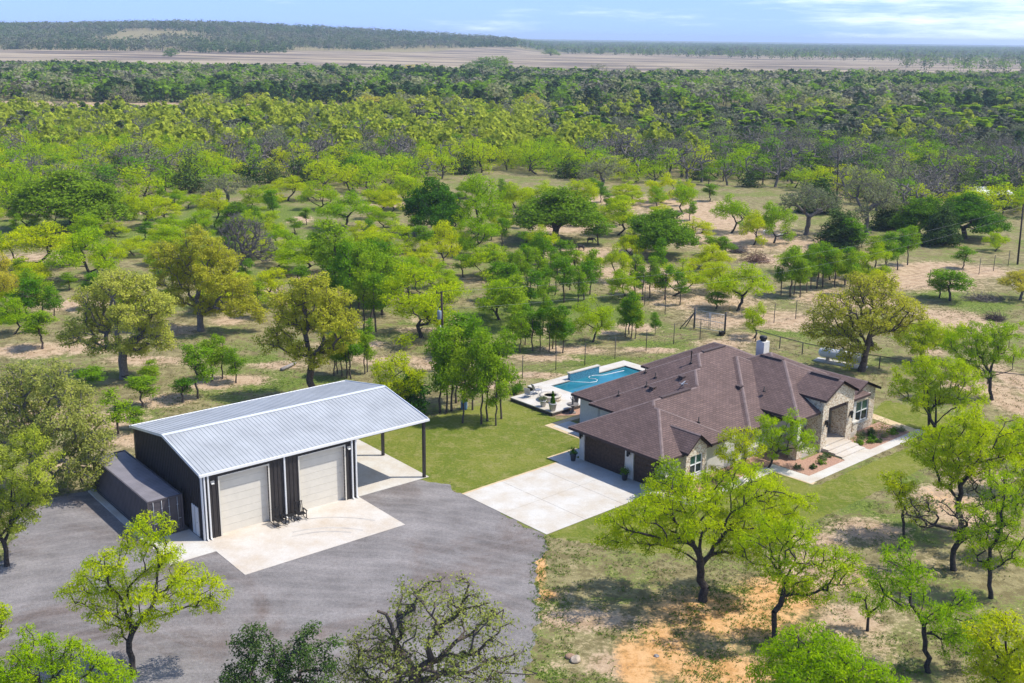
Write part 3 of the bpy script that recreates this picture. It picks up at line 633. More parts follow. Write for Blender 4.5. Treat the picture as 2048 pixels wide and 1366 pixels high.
for yy in (1.6, 3.2, 4.8, 7., 8.6, 10.2): mb.box(SW, SL, yy-.05, yy+.05, zr(yy)-.28, zr(yy)-.12)
for sg in ((.1, HY), (SD-.1, HY)): mb.bar((SL-.1, sg[0], SH-.2), (SL-.1, sg[1]+.001*(sg[0] > 1), SR-.2), .1, .2)
mb.build('roof_beam', DWALL, shop)
def sh(pts): return [tuple(SLP(*p)[:2]) for p in pts]
sheet('shop_apron', sh([(-.1, -6.09), (SW+.1, -6.09), (SW+.1, .1), (-.1, .1)]), .03, CONC, .02)
sheet('lean_to_slab', sh([(SW+.1, 0), (SL+.25, -.05), (SL+.25, SD), (SW+.1, SD)]), .034, CONC2, .024)
sheet('shop_floor', sh([(.1, .1), (SW, .1), (SW, SD), (.1, SD)]), .026, CONC, .02)
sheet('side_slab', sh([(-3.2, -1.9), (-.1, -1.9), (-.1, 2.3), (-3.2, 2.3)]), .026, CONC2, .02)
# shipping container beside it
ct = thing('shipping_container', 'dark grey corrugated shipping container parked beside the metal workshop', 'container', SLP(-2.81, 2.41), SYAW)
cw, cl, ch = 2.44, 10.4, 2.69; mb = MB()
def corr(mb, p0, dx, n, depth, z0, z1, nx, ny):
    """trapezoid-corrugated sheet standing along dx"""
    st = dx/n; prof = [(0, 0), (.25, 0), (.5, 1), (.75, 1)]; pts = []
    for i in range(n):
        for a, d in prof: pts.append(((i+a)*st, d*depth))
    pts.append((dx, 0)); v = []
    for a, d in pts:
        v += [(p0[0]+(a if ny else 0)*1.*ny+(d*nx if not ny else 0), p0[1]+(a if nx else 0)*abs(nx)+(0 if nx else d*-1), z0), (0, 0, 0)]
    return pts
def wallstrip(mb, pts, f, z0, z1):
    vs = [f(a, d, z0) for a, d in pts]+[f(a, d, z1) for a, d in pts]; n = len(pts); mb.add(vs, [(i, i+1, n+i+1, n+i) for i in range(n-1)])
def cpts(dx, n): return [((i+a)*dx/n, d) for i in range(n) for a, d in ((0, 0), (.25, 0), (.5, 1), (.75, 1))]+[(dx, 0)]
for x, s in ((.0, 1), (cw, -1)): wallstrip(mb, cpts(cl-.2, 38), lambda a, d, z: (x+s*(.03+.035*d), .1+a, z), .25, ch-.1)
wallstrip(mb, cpts(cw-.2, 9), lambda a, d, z: (.1+a, cl-.03-.035*d, z), .25, ch-.1)
mb.build('side_panel', CONT, ct)
mb = MB(); pts = cpts(cl-.2, 40); n_ = len(pts); vs = [(.1, .1+a, ch-.07+.02*d) for a, d in pts]+[(cw-.1, .1+a, ch-.07+.02*d) for a, d in pts]; mb.add(vs, [(i, n_+i, n_+i+1, i+1) for i in range(n_-1)])
mb.build('roof', mat('container_roof', (.20, .185, .195), .5, .1, 1.), ct)
mb = MB()
for x in (0, cw-.12):
    for y in (0, cl-.12): mb.box(x, x+.12, y, y+.12, .1, ch)
for x in (0, cw-.1): mb.box(x, x+.1, .12, cl-.12, .1, .26); mb.box(x, x+.1, .12, cl-.12, ch-.12, ch-.003)
for y in (0, cl-.1): mb.box(.12, cw-.12, y, y+.1, .1, .26); mb.box(.12, cw-.12, y, y+.1, ch-.13, ch-.003)
mb.build('frame', CONT, ct)
for i in range(2):
    x0 = .13+i*(cw-.26)/2; x1 = x0+(cw-.26)/2-.01; mb = MB(); mb.box(x0, x1, .03, .07, .27, ch-.14)
    for z in np.linspace(.4, ch-.5, 5): mb.box(x0+.06, x1-.06, .015, .03, z, z+.24)
    d = mb.build('door', CONT, ct)
    for xx in (x0+.25, x1-.25):
        mb = MB(); mb.tube([(xx, -.02, .22), (xx, -.02, ch-.1)], .022, 6); mb.box(xx-.05, xx+.05, -.03, .015, .5, .56); mb.box(xx-.05, xx+.05, -.03, .015, 2., 2.06); mb.box(xx-.02, xx+.2, -.045, -.02, 1.0, 1.04); mb.build('lock_rod', GALV, d)
sheet('container_sill', sh([(-3.3, 2.2), (-2.86, 2.2), (-2.86, 12.9), (-3.3, 12.9)]), .12, CONC2, .12)
# ------------------------------------------------------------------ the house (local x = along the front, local -y = towards the front)
HYAW = R(42); HX, HYY = 4.5847, 83.2812
house = thing('ranch_house', 'long cream stucco ranch house with brown shingle hip roof and limestone entry', 'house', (HX, HYY, 0), HYAW)
def HP(s, t, z=0): # s = towards the front, t = along the front
    return np.array([HX+t*math.cos(HYAW)+s*math.sin(HYAW), HYY+t*math.sin(HYAW)-s*math.cos(HYAW), z])
def L(s, t, z): return (t, -s, z)
PM = .52
roofmb = MB(); caps = []; BLK = []
def face(pts, eave0, eave1):
    """roof plane with shingle courses running along its eave"""
    P0, P1 = Vector(eave0), Vector(eave1); u = (P1-P0).normalized(); P = [Vector(p) for p in pts]
    nrm = (P[1]-P[0]).cross(P[2]-P[0]).normalized(); v = nrm.cross(u)
    roofmb.add(P, [tuple(range(len(P)))], [[((p-P0).dot(u), (p-P0).dot(v)) for p in P]])
def hip(s0, s1, t0, t1, z, pm=PM, gable=None, th=.2, cap=True, plus=True):
    own = (s0, s1, t0, t1, z, pm, gable); BLK.append(own); ws, wt = s1-s0, t1-t0; c = lambda s, t, zz: L(s, t, zz)
    if gable:                                     # ridge along s, gable wall at s1
        h = wt/2*pm; tm = (t0+t1)/2; A, B_, Cc, D = c(s0, t0, z), c(s1, t0, z), c(s1, t1, z), c(s0, t1, z); r0, r1 = c(s0, tm, z+h), c(s1, tm, z+h)
        face([A, B_, r1, r0], A, B_); face([Cc, D, r0, r1], Cc, D)
        caps.append((r0, r1, own)); dn = lambda p: (p[0], p[1], p[2]-th)
        roofmb.add([A, B_, dn(B_), dn(A)], [(3, 2, 1, 0)]); roofmb.add([Cc, D, dn(D), dn(Cc)], [(3, 2, 1, 0)])
        roofmb.add([dn(A), dn(B_), dn(r1), dn(r0)], [(3, 2, 1, 0)]); roofmb.add([dn(Cc), dn(D), dn(r0), dn(r1)], [(3, 2, 1, 0)])
        return
    A, B_, Cc, D = c(s0, t0, z), c(s1, t0, z), c(s1, t1, z), c(s0, t1, z)
    if ws >= wt:
        h = wt/2*pm; q = wt/2; r0, r1 = c(s0+q, t0+q, z+h), c(s1-q, t0+q, z+h)
        face([A, B_, r1, r0], A, B_); face([B_, Cc, r1], B_, Cc); face([Cc, D, r0, r1], Cc, D); face([D, A, r0], D, A); hs = [(A, r0), (D, r0), (B_, r1), (Cc, r1), (r0, r1)]
    else:
        h = ws/2*pm; q = ws/2; r0, r1 = c(s0+q, t0+q, z+h), c(s0+q, t1-q, z+h)
        face([A, B_, r0], A, B_); face([B_, Cc, r1, r0], B_, Cc); face([Cc, D, r1], Cc, D); face([D, A, r0, r1], D, A); hs = [(A, r0), (B_, r0), (Cc, r1), (D, r1), (r0, r1)]
    if cap: caps.extend([(p_, q_, own) for p_, q_ in hs])
    d = [(p[0], p[1], p[2]-th) for p in (A, B_, Cc, D)]; roofmb.add([A, B_, Cc, D]+d, [(0, 4, 5, 1), (1, 5, 6, 2), (2, 6, 7, 3), (3, 7, 4, 0), (4, 7, 6, 5)])
hip(0, 9.45, 0, 20, 2.75); hip(.5, 9.92, .002, 8.3, 2.753); hip(-3.1, 9.44, 5.5, 24, 2.746); hip(-5.95, 9.43, 6.2, 25.5, 2.741); hip(-7.8, 4, 17.4, 27, 2.737)
hip(-3.3, 9.95, 10.6, 24, 2.756); hip(-1.06, 12.26, 13.8, 24.6, 3.5, .505); hip(-.9, 10.1, 14.9, 25.9, 3.5, .505)
hip(9.3, 12.75, 16.8, 21.7, 4.6, .5, gable=True); hip(6, 12.0, 22.1, 26.7, 3.58, .42, gable=True); hip(6.5, 10.4, 2.3, 5.2, 2.95, .8, gable=True)
roof = roofmb.build('roof', [SHINGLE], house)
def topz(p):
    return 0
def all_z(s, t):
    zz = []
    for B_ in BLK:
        s0, s1, t0, t1, z, pm, gb = B_
        if s0-1e-6 <= s <= s1+1e-6 and t0-1e-6 <= t <= t1+1e-6: zz.append((z+pm*(min(t-t0, t1-t) if gb else min(s-s0, s1-s, t-t0, t1-t)), B_))
        else: zz.append((-9, B_))
    return zz
for a, b_, own in caps:      # keep only the stretches of each hip that stand clear of the other roofs
    A, B_ = Vector(a), Vector(b_); n = 60; run = []; runs = []
    for i in range(n+1):
        P = A.lerp(B_, i/n); ot = max([z for z, k in all_z(-P.y, P.x) if k is not own])
        if P.z > ot+.035: run.append(P)
        else:
            if len(run) > 3: runs.append((run[0], run[-1]))
            run = []
    if len(run) > 3: runs.append((run[0], run[-1]))
    for p0, p1 in runs:
        p0 = p0+Vector((0, 0, .012)); p1 = p1+Vector((0, 0, .012)); d = (p1-p0).normalized(); x = d.cross(Vector((0, 0, 1))).normalized()*.13; dn = Vector((0, 0, -.07 if abs(d.z) < .02 else -.045)); mb = MB()
        mb.add([p0-x+dn, p0, p0+x+dn, p1-x+dn, p1, p1+x+dn], [(0, 3, 4, 1), (1, 4, 5, 2)]); mb.build('ridge_cap', CAPM, roof)
for (a, b_) in (((4.72, 5.6, 5.24), (4.72, 9.2, 5.24)), ((1.75, 14.4, 6.78), (1.75, 17.5, 6.78)), ((4.5, 19.2, 6.25), (6.7, 19.2, 6.25)), ((9.6, 19.25, 5.87), (12.3, 19.25, 5.87))):
    mb = MB(); mb.bar(L(*a), L(*b_), .34, .09); mb.build('ridge_vent', SHINGLE if False else mat('brown_vent', (.085, .06, .056), .9, .1, 6), roof)
def roofz(s, t):  # height of the shingles there
    best = 0
    for s0, s1, t0, t1, z in ((0, 9.45, 0, 20, 2.75), (.5, 9.92, 0, 8.3, 2.75), (-3.1, 9.44, 5.5, 24, 2.75), (-5.95, 9.43, 6.2, 25.5, 2.75), (-3.3, 9.95, 10.6, 24, 2.75), (-1.06, 12.9, 13.75, 24.9, 3.75), (-.9, 10.1, 14.9, 25.9, 3.65)):
        if s0 < s < s1 and t0 < t < t1: best = max(best, z+PM*min(s-s0, s1-s, t-t0, t1-t))
    return best
def on_roof(u, v):
    P = G(u, v, 3)
    for z in np.arange(2.7, 8, .02)[::-1]:
        P = G(u, v, z); d = P-np.array([HX, HYY, 0]); s = d[0]*math.sin(HYAW)-d[1]*math.cos(HYAW); t = d[0]*math.cos(HYAW)+d[1]*math.sin(HYAW)
        if roofz(s, t) >= z: return s, t, roofz(s, t)
    return None
for u, v, k in ((1237, 791, 'p'), (1311, 756, 'p'), (1293, 773, 'p'), (1291, 745, 'p'), (1397, 846, 'p'), (1528, 784, 'p'), (1551, 700, 'p'), (1382, 727, 'P'), (1305, 778, 'b'), (1364, 756, 'b'), (1479, 776, 'b'), (1366, 776, 't')):
    q = on_roof(u, v)
    if not q: continue
    s, t, z = q; p = L(s, t, z); mb = MB()
    if k in 'pP':
        h = .45 if k == 'p' else 1.0; mb.lathe([(.16, 0), (.07, .10), (.05, .11), (.05, h)]+([(.10, h), (.10, h+.06), (.02, h+.12)] if k == 'P' else []), p, 10); mb.build('vent_pipe', FASC, roof)
    elif k == 'b': mb.box(p[0]-.2, p[0]+.2, p[1]-.2, p[1]+.2, z-.15, z+.12); mb.box(p[0]-.25, p[0]+.25, p[1]-.25, p[1]+.25, z+.12, z+.2); mb.build('box_vent', mat('brown_vent', ()), roof)
    else: mb.tube([p, (p[0], p[1], z+.4)], .03, 6); mb.bar((p[0]-.5, p[1]-.2, z+.42), (p[0]+.5, p[1]+.2, z+.42), .09, .04); mb.bar((p[0]-.2, p[1]+.3, z+.36), (p[0]+.2, p[1]-.3, z+.36), .05, .03); mb.build('antenna', GALV, roof)
# walls
mb = MB()
def wall(mb, a, b_, z1, th=.18, z0=0.):
    p, q = Vector(L(*a, 0)), Vector(L(*b_, 0)); d = (q-p).normalized(); n = Vector((-d.y, d.x, 0))*th      # thickness to the left of a->b
    vs = [p, q, q+n, p+n]; vs = [Vector((x.x, x.y, z0)) for x in vs]+[Vector((x.x, x.y, z1)) for x in vs]
    mb.add(vs, [(3, 2, 1, 0), (4, 5, 6, 7), (0, 1, 5, 4), (1, 2, 6, 5), (2, 3, 7, 6), (3, 0, 4, 7)])
def wall_h(mb, a, b_, z1, holes):
    """wall with openings (distance from, to, sill, head)"""
    Lh = math.hypot(b_[0]-a[0], b_[1]-a[1]); f = lambda d: (a[0]+(b_[0]-a[0])*d/Lh, a[1]+(b_[1]-a[1])*d/Lh); x = 0
    for h0, h1, zs, zh in holes:
        wall(mb, f(x), f(h0), z1); wall(mb, f(h0), f(h1), z1, z0=zh)
        if zs > 0: wall(mb, f(h0), f(h1), zs)
        x = h1
    wall(mb, f(x), b_, z1)
wall_h(mb, (.62, .72), (9.42, .72), 2.7, [(.52, 4.98, 0, 2.44), (5.8, 8.25, 0, 2.44)])       # garage front
wall(mb, (9.42, .9), (9.42, 9.4), 2.7); wall(mb, (9.1, 9.4), (9.1, 11.2), 2.7); wall(mb, (9.42, 11.2), (9.42, 14.5), 2.9)
wall(mb, (9.24, 14.5), (8.7, 14.5), 3.45); wall(mb, (8.7, 14.5), (8.7, 22.6), 3.45); wall(mb, (8.88, 22.6), (11.3, 22.6), 3.55)
wall_h(mb, (11.3, 22.42), (11.3, 26.3), 3.6, [(1.1, 3.0, .85, 2.7)]); wall(mb, (11.12, 26.3), (-7.2, 26.3), 2.7)
wall(mb, (-7.2, 26.5), (-7.2, 17.9), 2.7); wall(mb, (-7.02, 17.9), (-5.3, 17.9), 2.7); wall(mb, (-5.3, 18.), (-5.3, 6.75), 2.7); wall(mb, (-5.12, 6.75), (-2.5, 6.75), 2.7); wall(mb, (-2.5, 6.93), (-2.5, 6.1), 2.7); wall(mb, (-2.5, 6.1), (.62, 6.1), 2.7); wall(mb, (.62, 6.2), (.62, .9), 2.7)
mb.build('wall', STUCCO, house)
for p_, q_, w_, h_ in ((L(11.85, 14.45, 3.27), L(11.85, 16.95, 3.27), .3, .3), (L(12.0, 14.3, 3.271), L(9.4, 14.3, 3.271), .28, .28), (L(11.85, 21.55, 3.27), L(11.85, 25., 3.27), .3, .3)):
    mb = MB(); mb.bar(p_, q_, w_, h_); mb.build('porch_beam', STUCCO, house)
for t in (17.05, 21.45): mb = MB(); mb.box(t-.08, t+.08, -12.3, -9.4, 3.4, 4.5); mb.build('gable_cheek', STUCCO, house)
# garage doors
for a, b_ in ((1.16, 5.58), (6.44, 8.85)):
    mb = MB()
    for i in range(11):
        z = .02+i*.22; mb.add([], []); mb.box(.80, .86, -b_, -a, z+.006, z+.214)
    mb.box(.83, .86, -b_, -a, .02, 2.43); d = mb.build('garage_door', BROWN, house)
    mb = MB(); mb.box(.68, .84, -a, -a+.09, 0, 2.53); mb.box(.68, .84, -b_-.09, -b_, 0, 2.53); mb.box(.68, .84, -b_, -a, 2.44, 2.53); mb.build('door_frame', STUCCO, d)
def lantern(s, t, z, ds, dt):
    mb = MB(); p = Vector(L(s, t, z)); o = Vector(L(ds, dt, 0)); c = p+o*.2
    mb.bar(p, p+o*.04, .16, .4); mb.bar(p+o*.04+Vector((0, 0, .2)), c+Vector((0, 0, .3)), .04); mb.lathe([(.03, .32), (.13, .2), (.13, .16), (.11, .16), (.085, -.22), (.11, -.24), (.05, -.34)], c, 8)
    mb.build('wall_lantern', BLACK, house)
for t_ in (.9, 6.02, 9.1): lantern(t_, .70, 2.2, 0, -1)
# limestone dormer wall with window by the garage
def window(s, t0, t1, z0, z1, parent=house, n=2):
    mb = MB(); x0, x1 = t0, t1; y = -s
    for a, b_ in ((x0, x0+.07), (x1-.07, x1)): mb.box(a, b_, y-.02, y+.09, z0, z1)
    mb.box(x0+.07, x1-.07, y-.02, y+.09, z0, z0+.07); mb.box(x0+.07, x1-.07, y-.02, y+.09, z1-.07, z1)
    for k in range(1, n): x = x0+(x1-x0)*k/n; mb.box(x-.05, x+.05, y-.018, y+.09, z0+.07, z1-.07)
    zm = (z0+z1)/2; mb.box(x0+.07, x1-.07, y-.015, y+.088, zm-.035, zm+.035); f = mb.build('window', WTRIM, parent)
    mb = MB(); mb.box(x0+.07, x1-.07, y+.04, y+.06, z0+.07, zm); mb.build('pane', GLASS, f)
    mb = MB(); k = 12
    for i in range(k):
        a = zm+(z1-.07-zm)*i/k; mb.add([(x0+.07, y+.05, a), (x1-.07, y+.05, a), (x1-.07, y+.035, a+(z1-zm)/k*.95), (x0+.07, y+.035, a+(z1-zm)/k*.95)], [(0, 1, 2, 3)])
    mb.build('blind', BLIND, f)
    mb = MB(); mb.box(x0-.12, x1+.12, y-.12, y+.05, z0-.14, z0); mb.build('sill', STUCCO, f); return f
def gable_wall(mb, s, th, t0, t1, zt0, zt1, zap, z0=0., holes=()):
    tm = (t0+t1)/2; n0 = len(mb.v)
    if holes:
        h0, h1, a, b_ = holes; mb.box(t0, h0, -s, -s+th, z0, zt0); mb.box(h1, t1, -s, -s+th, z0, zt0); 
        if a > z0: mb.box(h0, h1, -s, -s+th, z0, a)
        mb.box(h0, h1, -s, -s+th, b_, zt0)
    else: mb.box(t0, t1, -s, -s+th, z0, zt0)
    f = lambda y: [(t0, y, zt0), (t1, y, zt0), (tm, y, zap)]
    mb.add(f(-s)+f(-s+th), [(0, 1, 2), (5, 4, 3), (0, 2, 5, 3), (1, 4, 5, 2)])
mb = MB(); gable_wall(mb, 10.05, .63, 2.55, 4.98, 2.9, 2.9, 3.86, holes=(3.05, 4.55, .85, 2.4)); mb.build('stone_gable', STONE, house); window(9.96, 3.05, 4.55, .85, 2.4)
# entry: tall stone portal with two piers
mb = MB(); mb.box(16.95, 17.8, -12.45, -11.0, 0, 4.53); mb.box(20.7, 21.55, -12.45, -11.0, 0, 4.53)
tm = 19.25; pt = [(17.8, 3.7), (20.7, 3.7), (20.7, 4.53), (21.55, 4.53), (tm, 5.66), (16.95, 4.53), (17.8, 4.53)]; k = len(pt)
mb.add([(a, -12.45, z) for a, z in pt]+[(a, -11.95, z) for a, z in pt], [tuple(range(k)), tuple(range(2*k-1, k-1, -1))]+[(i, k+i, k+(i+1) % k, (i+1) % k) for i in range(k)])
mb.build('entry_portal', STONE, house)
lantern(12.45, 17.4, 2.5, 1, 0); lantern(12.45, 21.1, 2.5, 1, 0)
mb = MB(); gable_wall(mb, 11.62, .3, 22.4, 26.4, 3.5, 3.5, 4.38, holes=(23.5, 25.5, .85, 2.7)); mb.build('stone_gable', STONE, house); window(11.52, 23.5, 25.5, .85, 2.7); lantern(11.64, 22.9, 2.3, 1, 0)
for s_, t_ in ((11.85, 14.3), (11.8, 22.6)):
    mb = MB(); mb.box(t_-.38, t_+.38, -s_-.38, -s_+.38, 0, 1.25); pp = mb.build('porch_pier', STONE, house)
    mb = MB(); mb.box(t_-.46, t_+.46, -s_-.46, -s_+.46, 1.25, 1.37); mb.build('pier_cap', CONC2, pp)
    mb = MB(); mb.box(t_-.2, t_+.2, -s_-.2, -s_+.2, 1.37, 3.14); mb.build('post', STUCCO, pp)
mb = MB(); mb.box(14.4, 22.6, -12.2, -8.7, .0, .45); mb.build('porch_floor', CONC, house)
mb = MB(); mb.box(17.81, 20.69, -12.44, -12.2, 0, .44); mb.box(17.2, 20.7, -13.1, -12.46, 0, .34); mb.box(17.2, 20.7, -13.75, -13.1, 0, .23); mb.box(17.2, 20.7, -14.4, -13.75, 0, .12); mb.build('front_steps', CONC, house)
mb = MB(); mb.box(18.05, 19.25, -8.76, -8.71, .45, 3.); d = mb.build('front_door', BROWN, house)
for t0 in (14.9, 16.2, 20.6): window(8.68, t0, t0+1.1, 1.0, 3.0)
window(9.40, 12.0, 13.6, .9, 2.3)
mb = MB(); cu = G(1526, 703, 6.4); d_ = cu-np.array([HX, HYY, 0]); cs = d_[0]*math.sin(HYAW)-d_[1]*math.cos(HYAW); ctt = d_[0]*math.cos(HYAW)+d_[1]*math.sin(HYAW)
cs, ctt = 2.65, 21.95
mb.box(ctt-.42, ctt+.42, -cs-.42, -cs+.42, 3.5, 6.6); chn = mb.build('chimney', STUCCO, house)
mb = MB(); mb.lathe([(.26, 6.6), (.26, 6.78), (.34, 6.8), (.34, 6.96), (.3, 7.05), (.1, 7.08)], (ctt, -cs, 0), 12); mb.build('chimney_cap', BLACK, chn)
mb = MB(); mb.box(5.98, 6.1, 1.5, 2.3, .3, 1.1)
ac = MB(); p = HP(-1.2, 5.4); ac.box(-.45, .45, -.45, .45, .06, .95); ac.box(-.40, .40, -.40, .40, .95, .99); ac.lathe([(.3, .99), (.3, 1.02), (.05, 1.03)], (0, 0, 0), 12)
tag(ac.build('air_conditioner', mat('beige_paint', (.55, .53, .47), .6, .05, 5), None, p, HYAW), 'beige air conditioner standing on the concrete behind the garage', 'air conditioner')
# concrete, beds, pool
for k_, (a0, rr) in enumerate(((0, 5.2), (0, 6.9), (.12, 4.6))):
    ang = np.linspace(.5+a0, 1.45+a0*.5, 16); c0 = (4.6, -7.6); w_ = .09
    ar = [(c0[0]+(rr+w_)*math.cos(a), c0[1]+(rr+w_)*math.sin(a)) for a in ang]+[(c0[0]+(rr-w_)*math.cos(a), c0[1]+(rr-w_)*math.sin(a)) for a in ang[::-1]]
    sheet('tyre_mark', sh(ar), .0335, mat('rubber_stain', (.43, .395, .35), .9, .12, 1.5), .003)
def hs(pts): return [tuple(HP(*p)[:2]) for p in pts]
def hsheet(name, pts, z, m, t=.02, **k): return sheet(name, hs(pts), z, m, t, **k)
xs = [.2, 4.6, 9.15]; tt = [-11.0, -7.2, -3.2, .75]
for i in range(2):
    for j in range(3):
        hsheet('driveway', [(xs[i]+.012*(i > 0), tt[j]+.012), (xs[i+1]-.012, tt[j]+.012), (xs[i+1]-.012, tt[j+1]-.012), (xs[i]+.012*(i > 0), tt[j+1]-.012)], .028, CONC2, .02)
hsheet('driveway_joint', [(.2, -11), (9.15, -11), (9.15, .7), (.2, .7)], .018, mat('dark_joint', (.24, .215, .18), .9, .1, 3), .012)  # darker sheet seen in the gaps between the driveway slabs
hsheet('driveway_edge', [(-.02, -11), (.2, -11), (.2, -1.2), (-.02, -1.2)], .024, CONCY, .02)
hsheet('side_pad', [(-1.05, -1.1), (.2, -1.1), (.2, 2.2), (-1.05, 2.2)], .026, CONC2, .02); hsheet('side_pad', [(-1.25, -1.1), (-1.05, -1.1), (-1.05, 2.2), (-1.25, 2.2)], .023, CONCY, .02)
hsheet('back_walk', [(-6.3, 4.4), (.6, 4.4), (.6, 6.5), (-6.3, 6.5)], .026, CONC2, .02); hsheet('back_walk', [(-6.9, 4.0), (.6, 4.0), (.6, 4.4), (-6.3, 4.4), (-6.3, 8.3), (-6.9, 8.3)], .023, CONCY, .02)
hsheet('front_walk', [(9.15, -.5), (12.5, .4), (12.5, 10.6), (15.75, 10.75), (15.75, 28.6), (14.8, 28.6), (14.8, 11.9), (11.5, 11.8), (11.5, 1.4), (9.15, .75)], .026, CONC2, .02)
hsheet('walk_edge', [(12.5, 10.45), (15.95, 10.6), (15.95, 11.2), (15.75, 11.2), (15.75, 10.75), (12.5, 10.6)], .024, CONCY, .02)
hsheet('end_walk', [(9.5, 28.2), (14.8, 27.4), (14.8, 28.4), (9.5, 29.4)], .024, CONCY, .02); hsheet('entry_walk', [(14.4, 17.2), (14.8, 17.0), (14.8, 20.8), (14.4, 20.7)], .027, CONC2, .02)
BEDS = [[(9.6, .75), (11.5, 1.4), (11.5, 11.8), (9.4, 11.8)], [(9.4, 11.9), (14.8, 11.95), (14.8, 17.0), (12.5, 17.1), (12.5, 14.4), (9.4, 14.4)], [(12.5, 20.3), (14.8, 20.5), (14.8, 27.4), (11.6, 27.6), (11.6, 22.5), (12.5, 22.5)], [(-8.2, 6.5), (-6.9, 8.3), (-6.9, 10.5), (-8.2, 10.5)]]
for b_ in BEDS: hsheet('gravel_bed', b_, .014, MULCH, .012)
PZ = .35
def deckpart(pts): return hs(pts)
dk = MB(); db = MB()
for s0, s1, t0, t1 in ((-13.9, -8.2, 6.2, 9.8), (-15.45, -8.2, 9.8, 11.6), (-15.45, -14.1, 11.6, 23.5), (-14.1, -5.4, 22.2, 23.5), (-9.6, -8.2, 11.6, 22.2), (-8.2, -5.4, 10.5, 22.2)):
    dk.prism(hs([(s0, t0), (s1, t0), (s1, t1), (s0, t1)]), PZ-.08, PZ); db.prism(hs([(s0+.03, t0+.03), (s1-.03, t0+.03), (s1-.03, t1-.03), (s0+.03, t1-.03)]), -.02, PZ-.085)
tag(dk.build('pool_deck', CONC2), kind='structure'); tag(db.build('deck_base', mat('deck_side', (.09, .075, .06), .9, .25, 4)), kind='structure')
def _water(M, n, l, b):
    t = n.new('ShaderNodeTexCoord'); x = n.new('ShaderNodeTexNoise'); x.inputs['Scale'].default_value = .35; l.new(t.outputs['Object'], x.inputs['Vector']); r = n.new('ShaderNodeValToRGB'); e = r.color_ramp.elements
    e[0].position = .3; e[0].color = (.010, .11, .16, 1); e[1].position = .7; e[1].color = (.022, .20, .26, 1); l.new(x.outputs[0], r.inputs[0]); l.new(r.outputs[0], b.inputs['Base Color'])
    y = n.new('ShaderNodeTexNoise'); y.inputs['Scale'].default_value = 5; l.new(t.outputs['Object'], y.inputs['Vector']); u = n.new('ShaderNodeBump'); u.inputs['Strength'].default_value = .15; u.inputs['Distance'].default_value = .03; l.new(y.outputs[0], u.inputs['Height']); l.new(u.outputs[0], b.inputs['Normal'])
tag(link('pool_water', (lambda q: q.mesh('pool_water', node_mat('pool_water', _water, .06, 0, .5)))(MB().prism(hs([(-14.1, 11.6), (-9.6, 11.6), (-9.6, 22.2), (-14.1, 22.2)]), .02, .2))), kind='structure')
TILE = mat('blue_tile', (.07, .24, .34), .25, .25, 9, 0, .5)
pw = thing('pool_feature_wall', 'raised blue tiled wall with white cap along the far side of the pool', 'pool wall', HP(-14.1, 16.3), HYAW)
mb = MB(); mb.box(-2.05, 2.05, -.02, .3, .1, 1.0); mb.build('tile_face', TILE, pw); mb = MB(); mb.box(-2.15, 2.15, -.06, .36, 1.0, 1.1); mb.build('wall_cap', CONC2, pw)
hp = [(1135, 763), (1160, 764), (1180, 765), (1193, 763), (1195, 760), (1190, 757.5), (1180, 757), (1177, 754.5), (1181, 751.5), (1190, 750.5), (1205, 750.5), (1222, 747), (1235, 744), (1248, 741)]
mb = MB(); mb.tube([G(u, v, .225) for u, v in hp], .028, 6); tag(mb.build('pool_hose', mat('white_plastic', (.75, .76, .77), .4, .03, 5)), 'white floating cleaner hose curling across the pool water', 'pool hose')
# ------------------------------------------------------------------ things round the buildings
def rocking_chair(P, rz, label):
    t = thing('rocking_chair', label, 'chair', P, rz, 'black furniture between the roll-up doors'); mb = MB()
    for i in range(6): x = -.26+i*.104; mb.box(x-.045, x+.045, -.25, .27, .40, .43)
    mb.build('seat', BLACK, t); mb = MB()
    for i in range(6): x = -.26+i*.104; mb.bar((x, .27, .42), (x*1.02, .46, 1.12), .07, .025)
    mb.bar((-.32, .46, 1.13), (.32, .46, 1.13), .08, .04); mb.build('backrest', BLACK, t)
    for s in (-1, 1):
        mb = MB(); mb.tube([(s*.3, y, .06+.28*(y-.02)**2) for y in np.linspace(-.55, .65, 9)], .025, 6); mb.build('rocker', BLACK, t)
        mb = MB(); mb.box(s*.33-.05, s*.33+.05, -.32, .34, .62, .65); mb.build('armrest', BLACK, t)
        for y in (-.26, .26): mb = MB(); mb.bar((s*.3, y, .07), (s*.31, y, .63 if y < 0 else .66), .05); mb.build('leg', BLACK, t)
rocking_chair(SLP(5.05, -.95, .03), SYAW+.1, 'black rocking chair nearest the left roll-up door of the workshop')
rocking_chair(SLP(6.75, -.85, .03), SYAW-.1, 'black rocking chair nearest the right roll-up door of the workshop')
t = thing('patio_table', 'small black slatted table between the two rocking chairs', 'table', SLP(5.9, -.85, .03), SYAW); mb = MB()
for i in range(5): mb.box(-.25+i*.1, -.16+i*.1, -.25, .25, .50, .53)
mb.build('tabletop', BLACK, t)
for x in (-.2, .2):
    for y in (-.2, .2): mb = MB(); mb.box(x-.025, x+.025, y-.025, y+.025, 0, .5); mb.build('leg', BLACK, t)
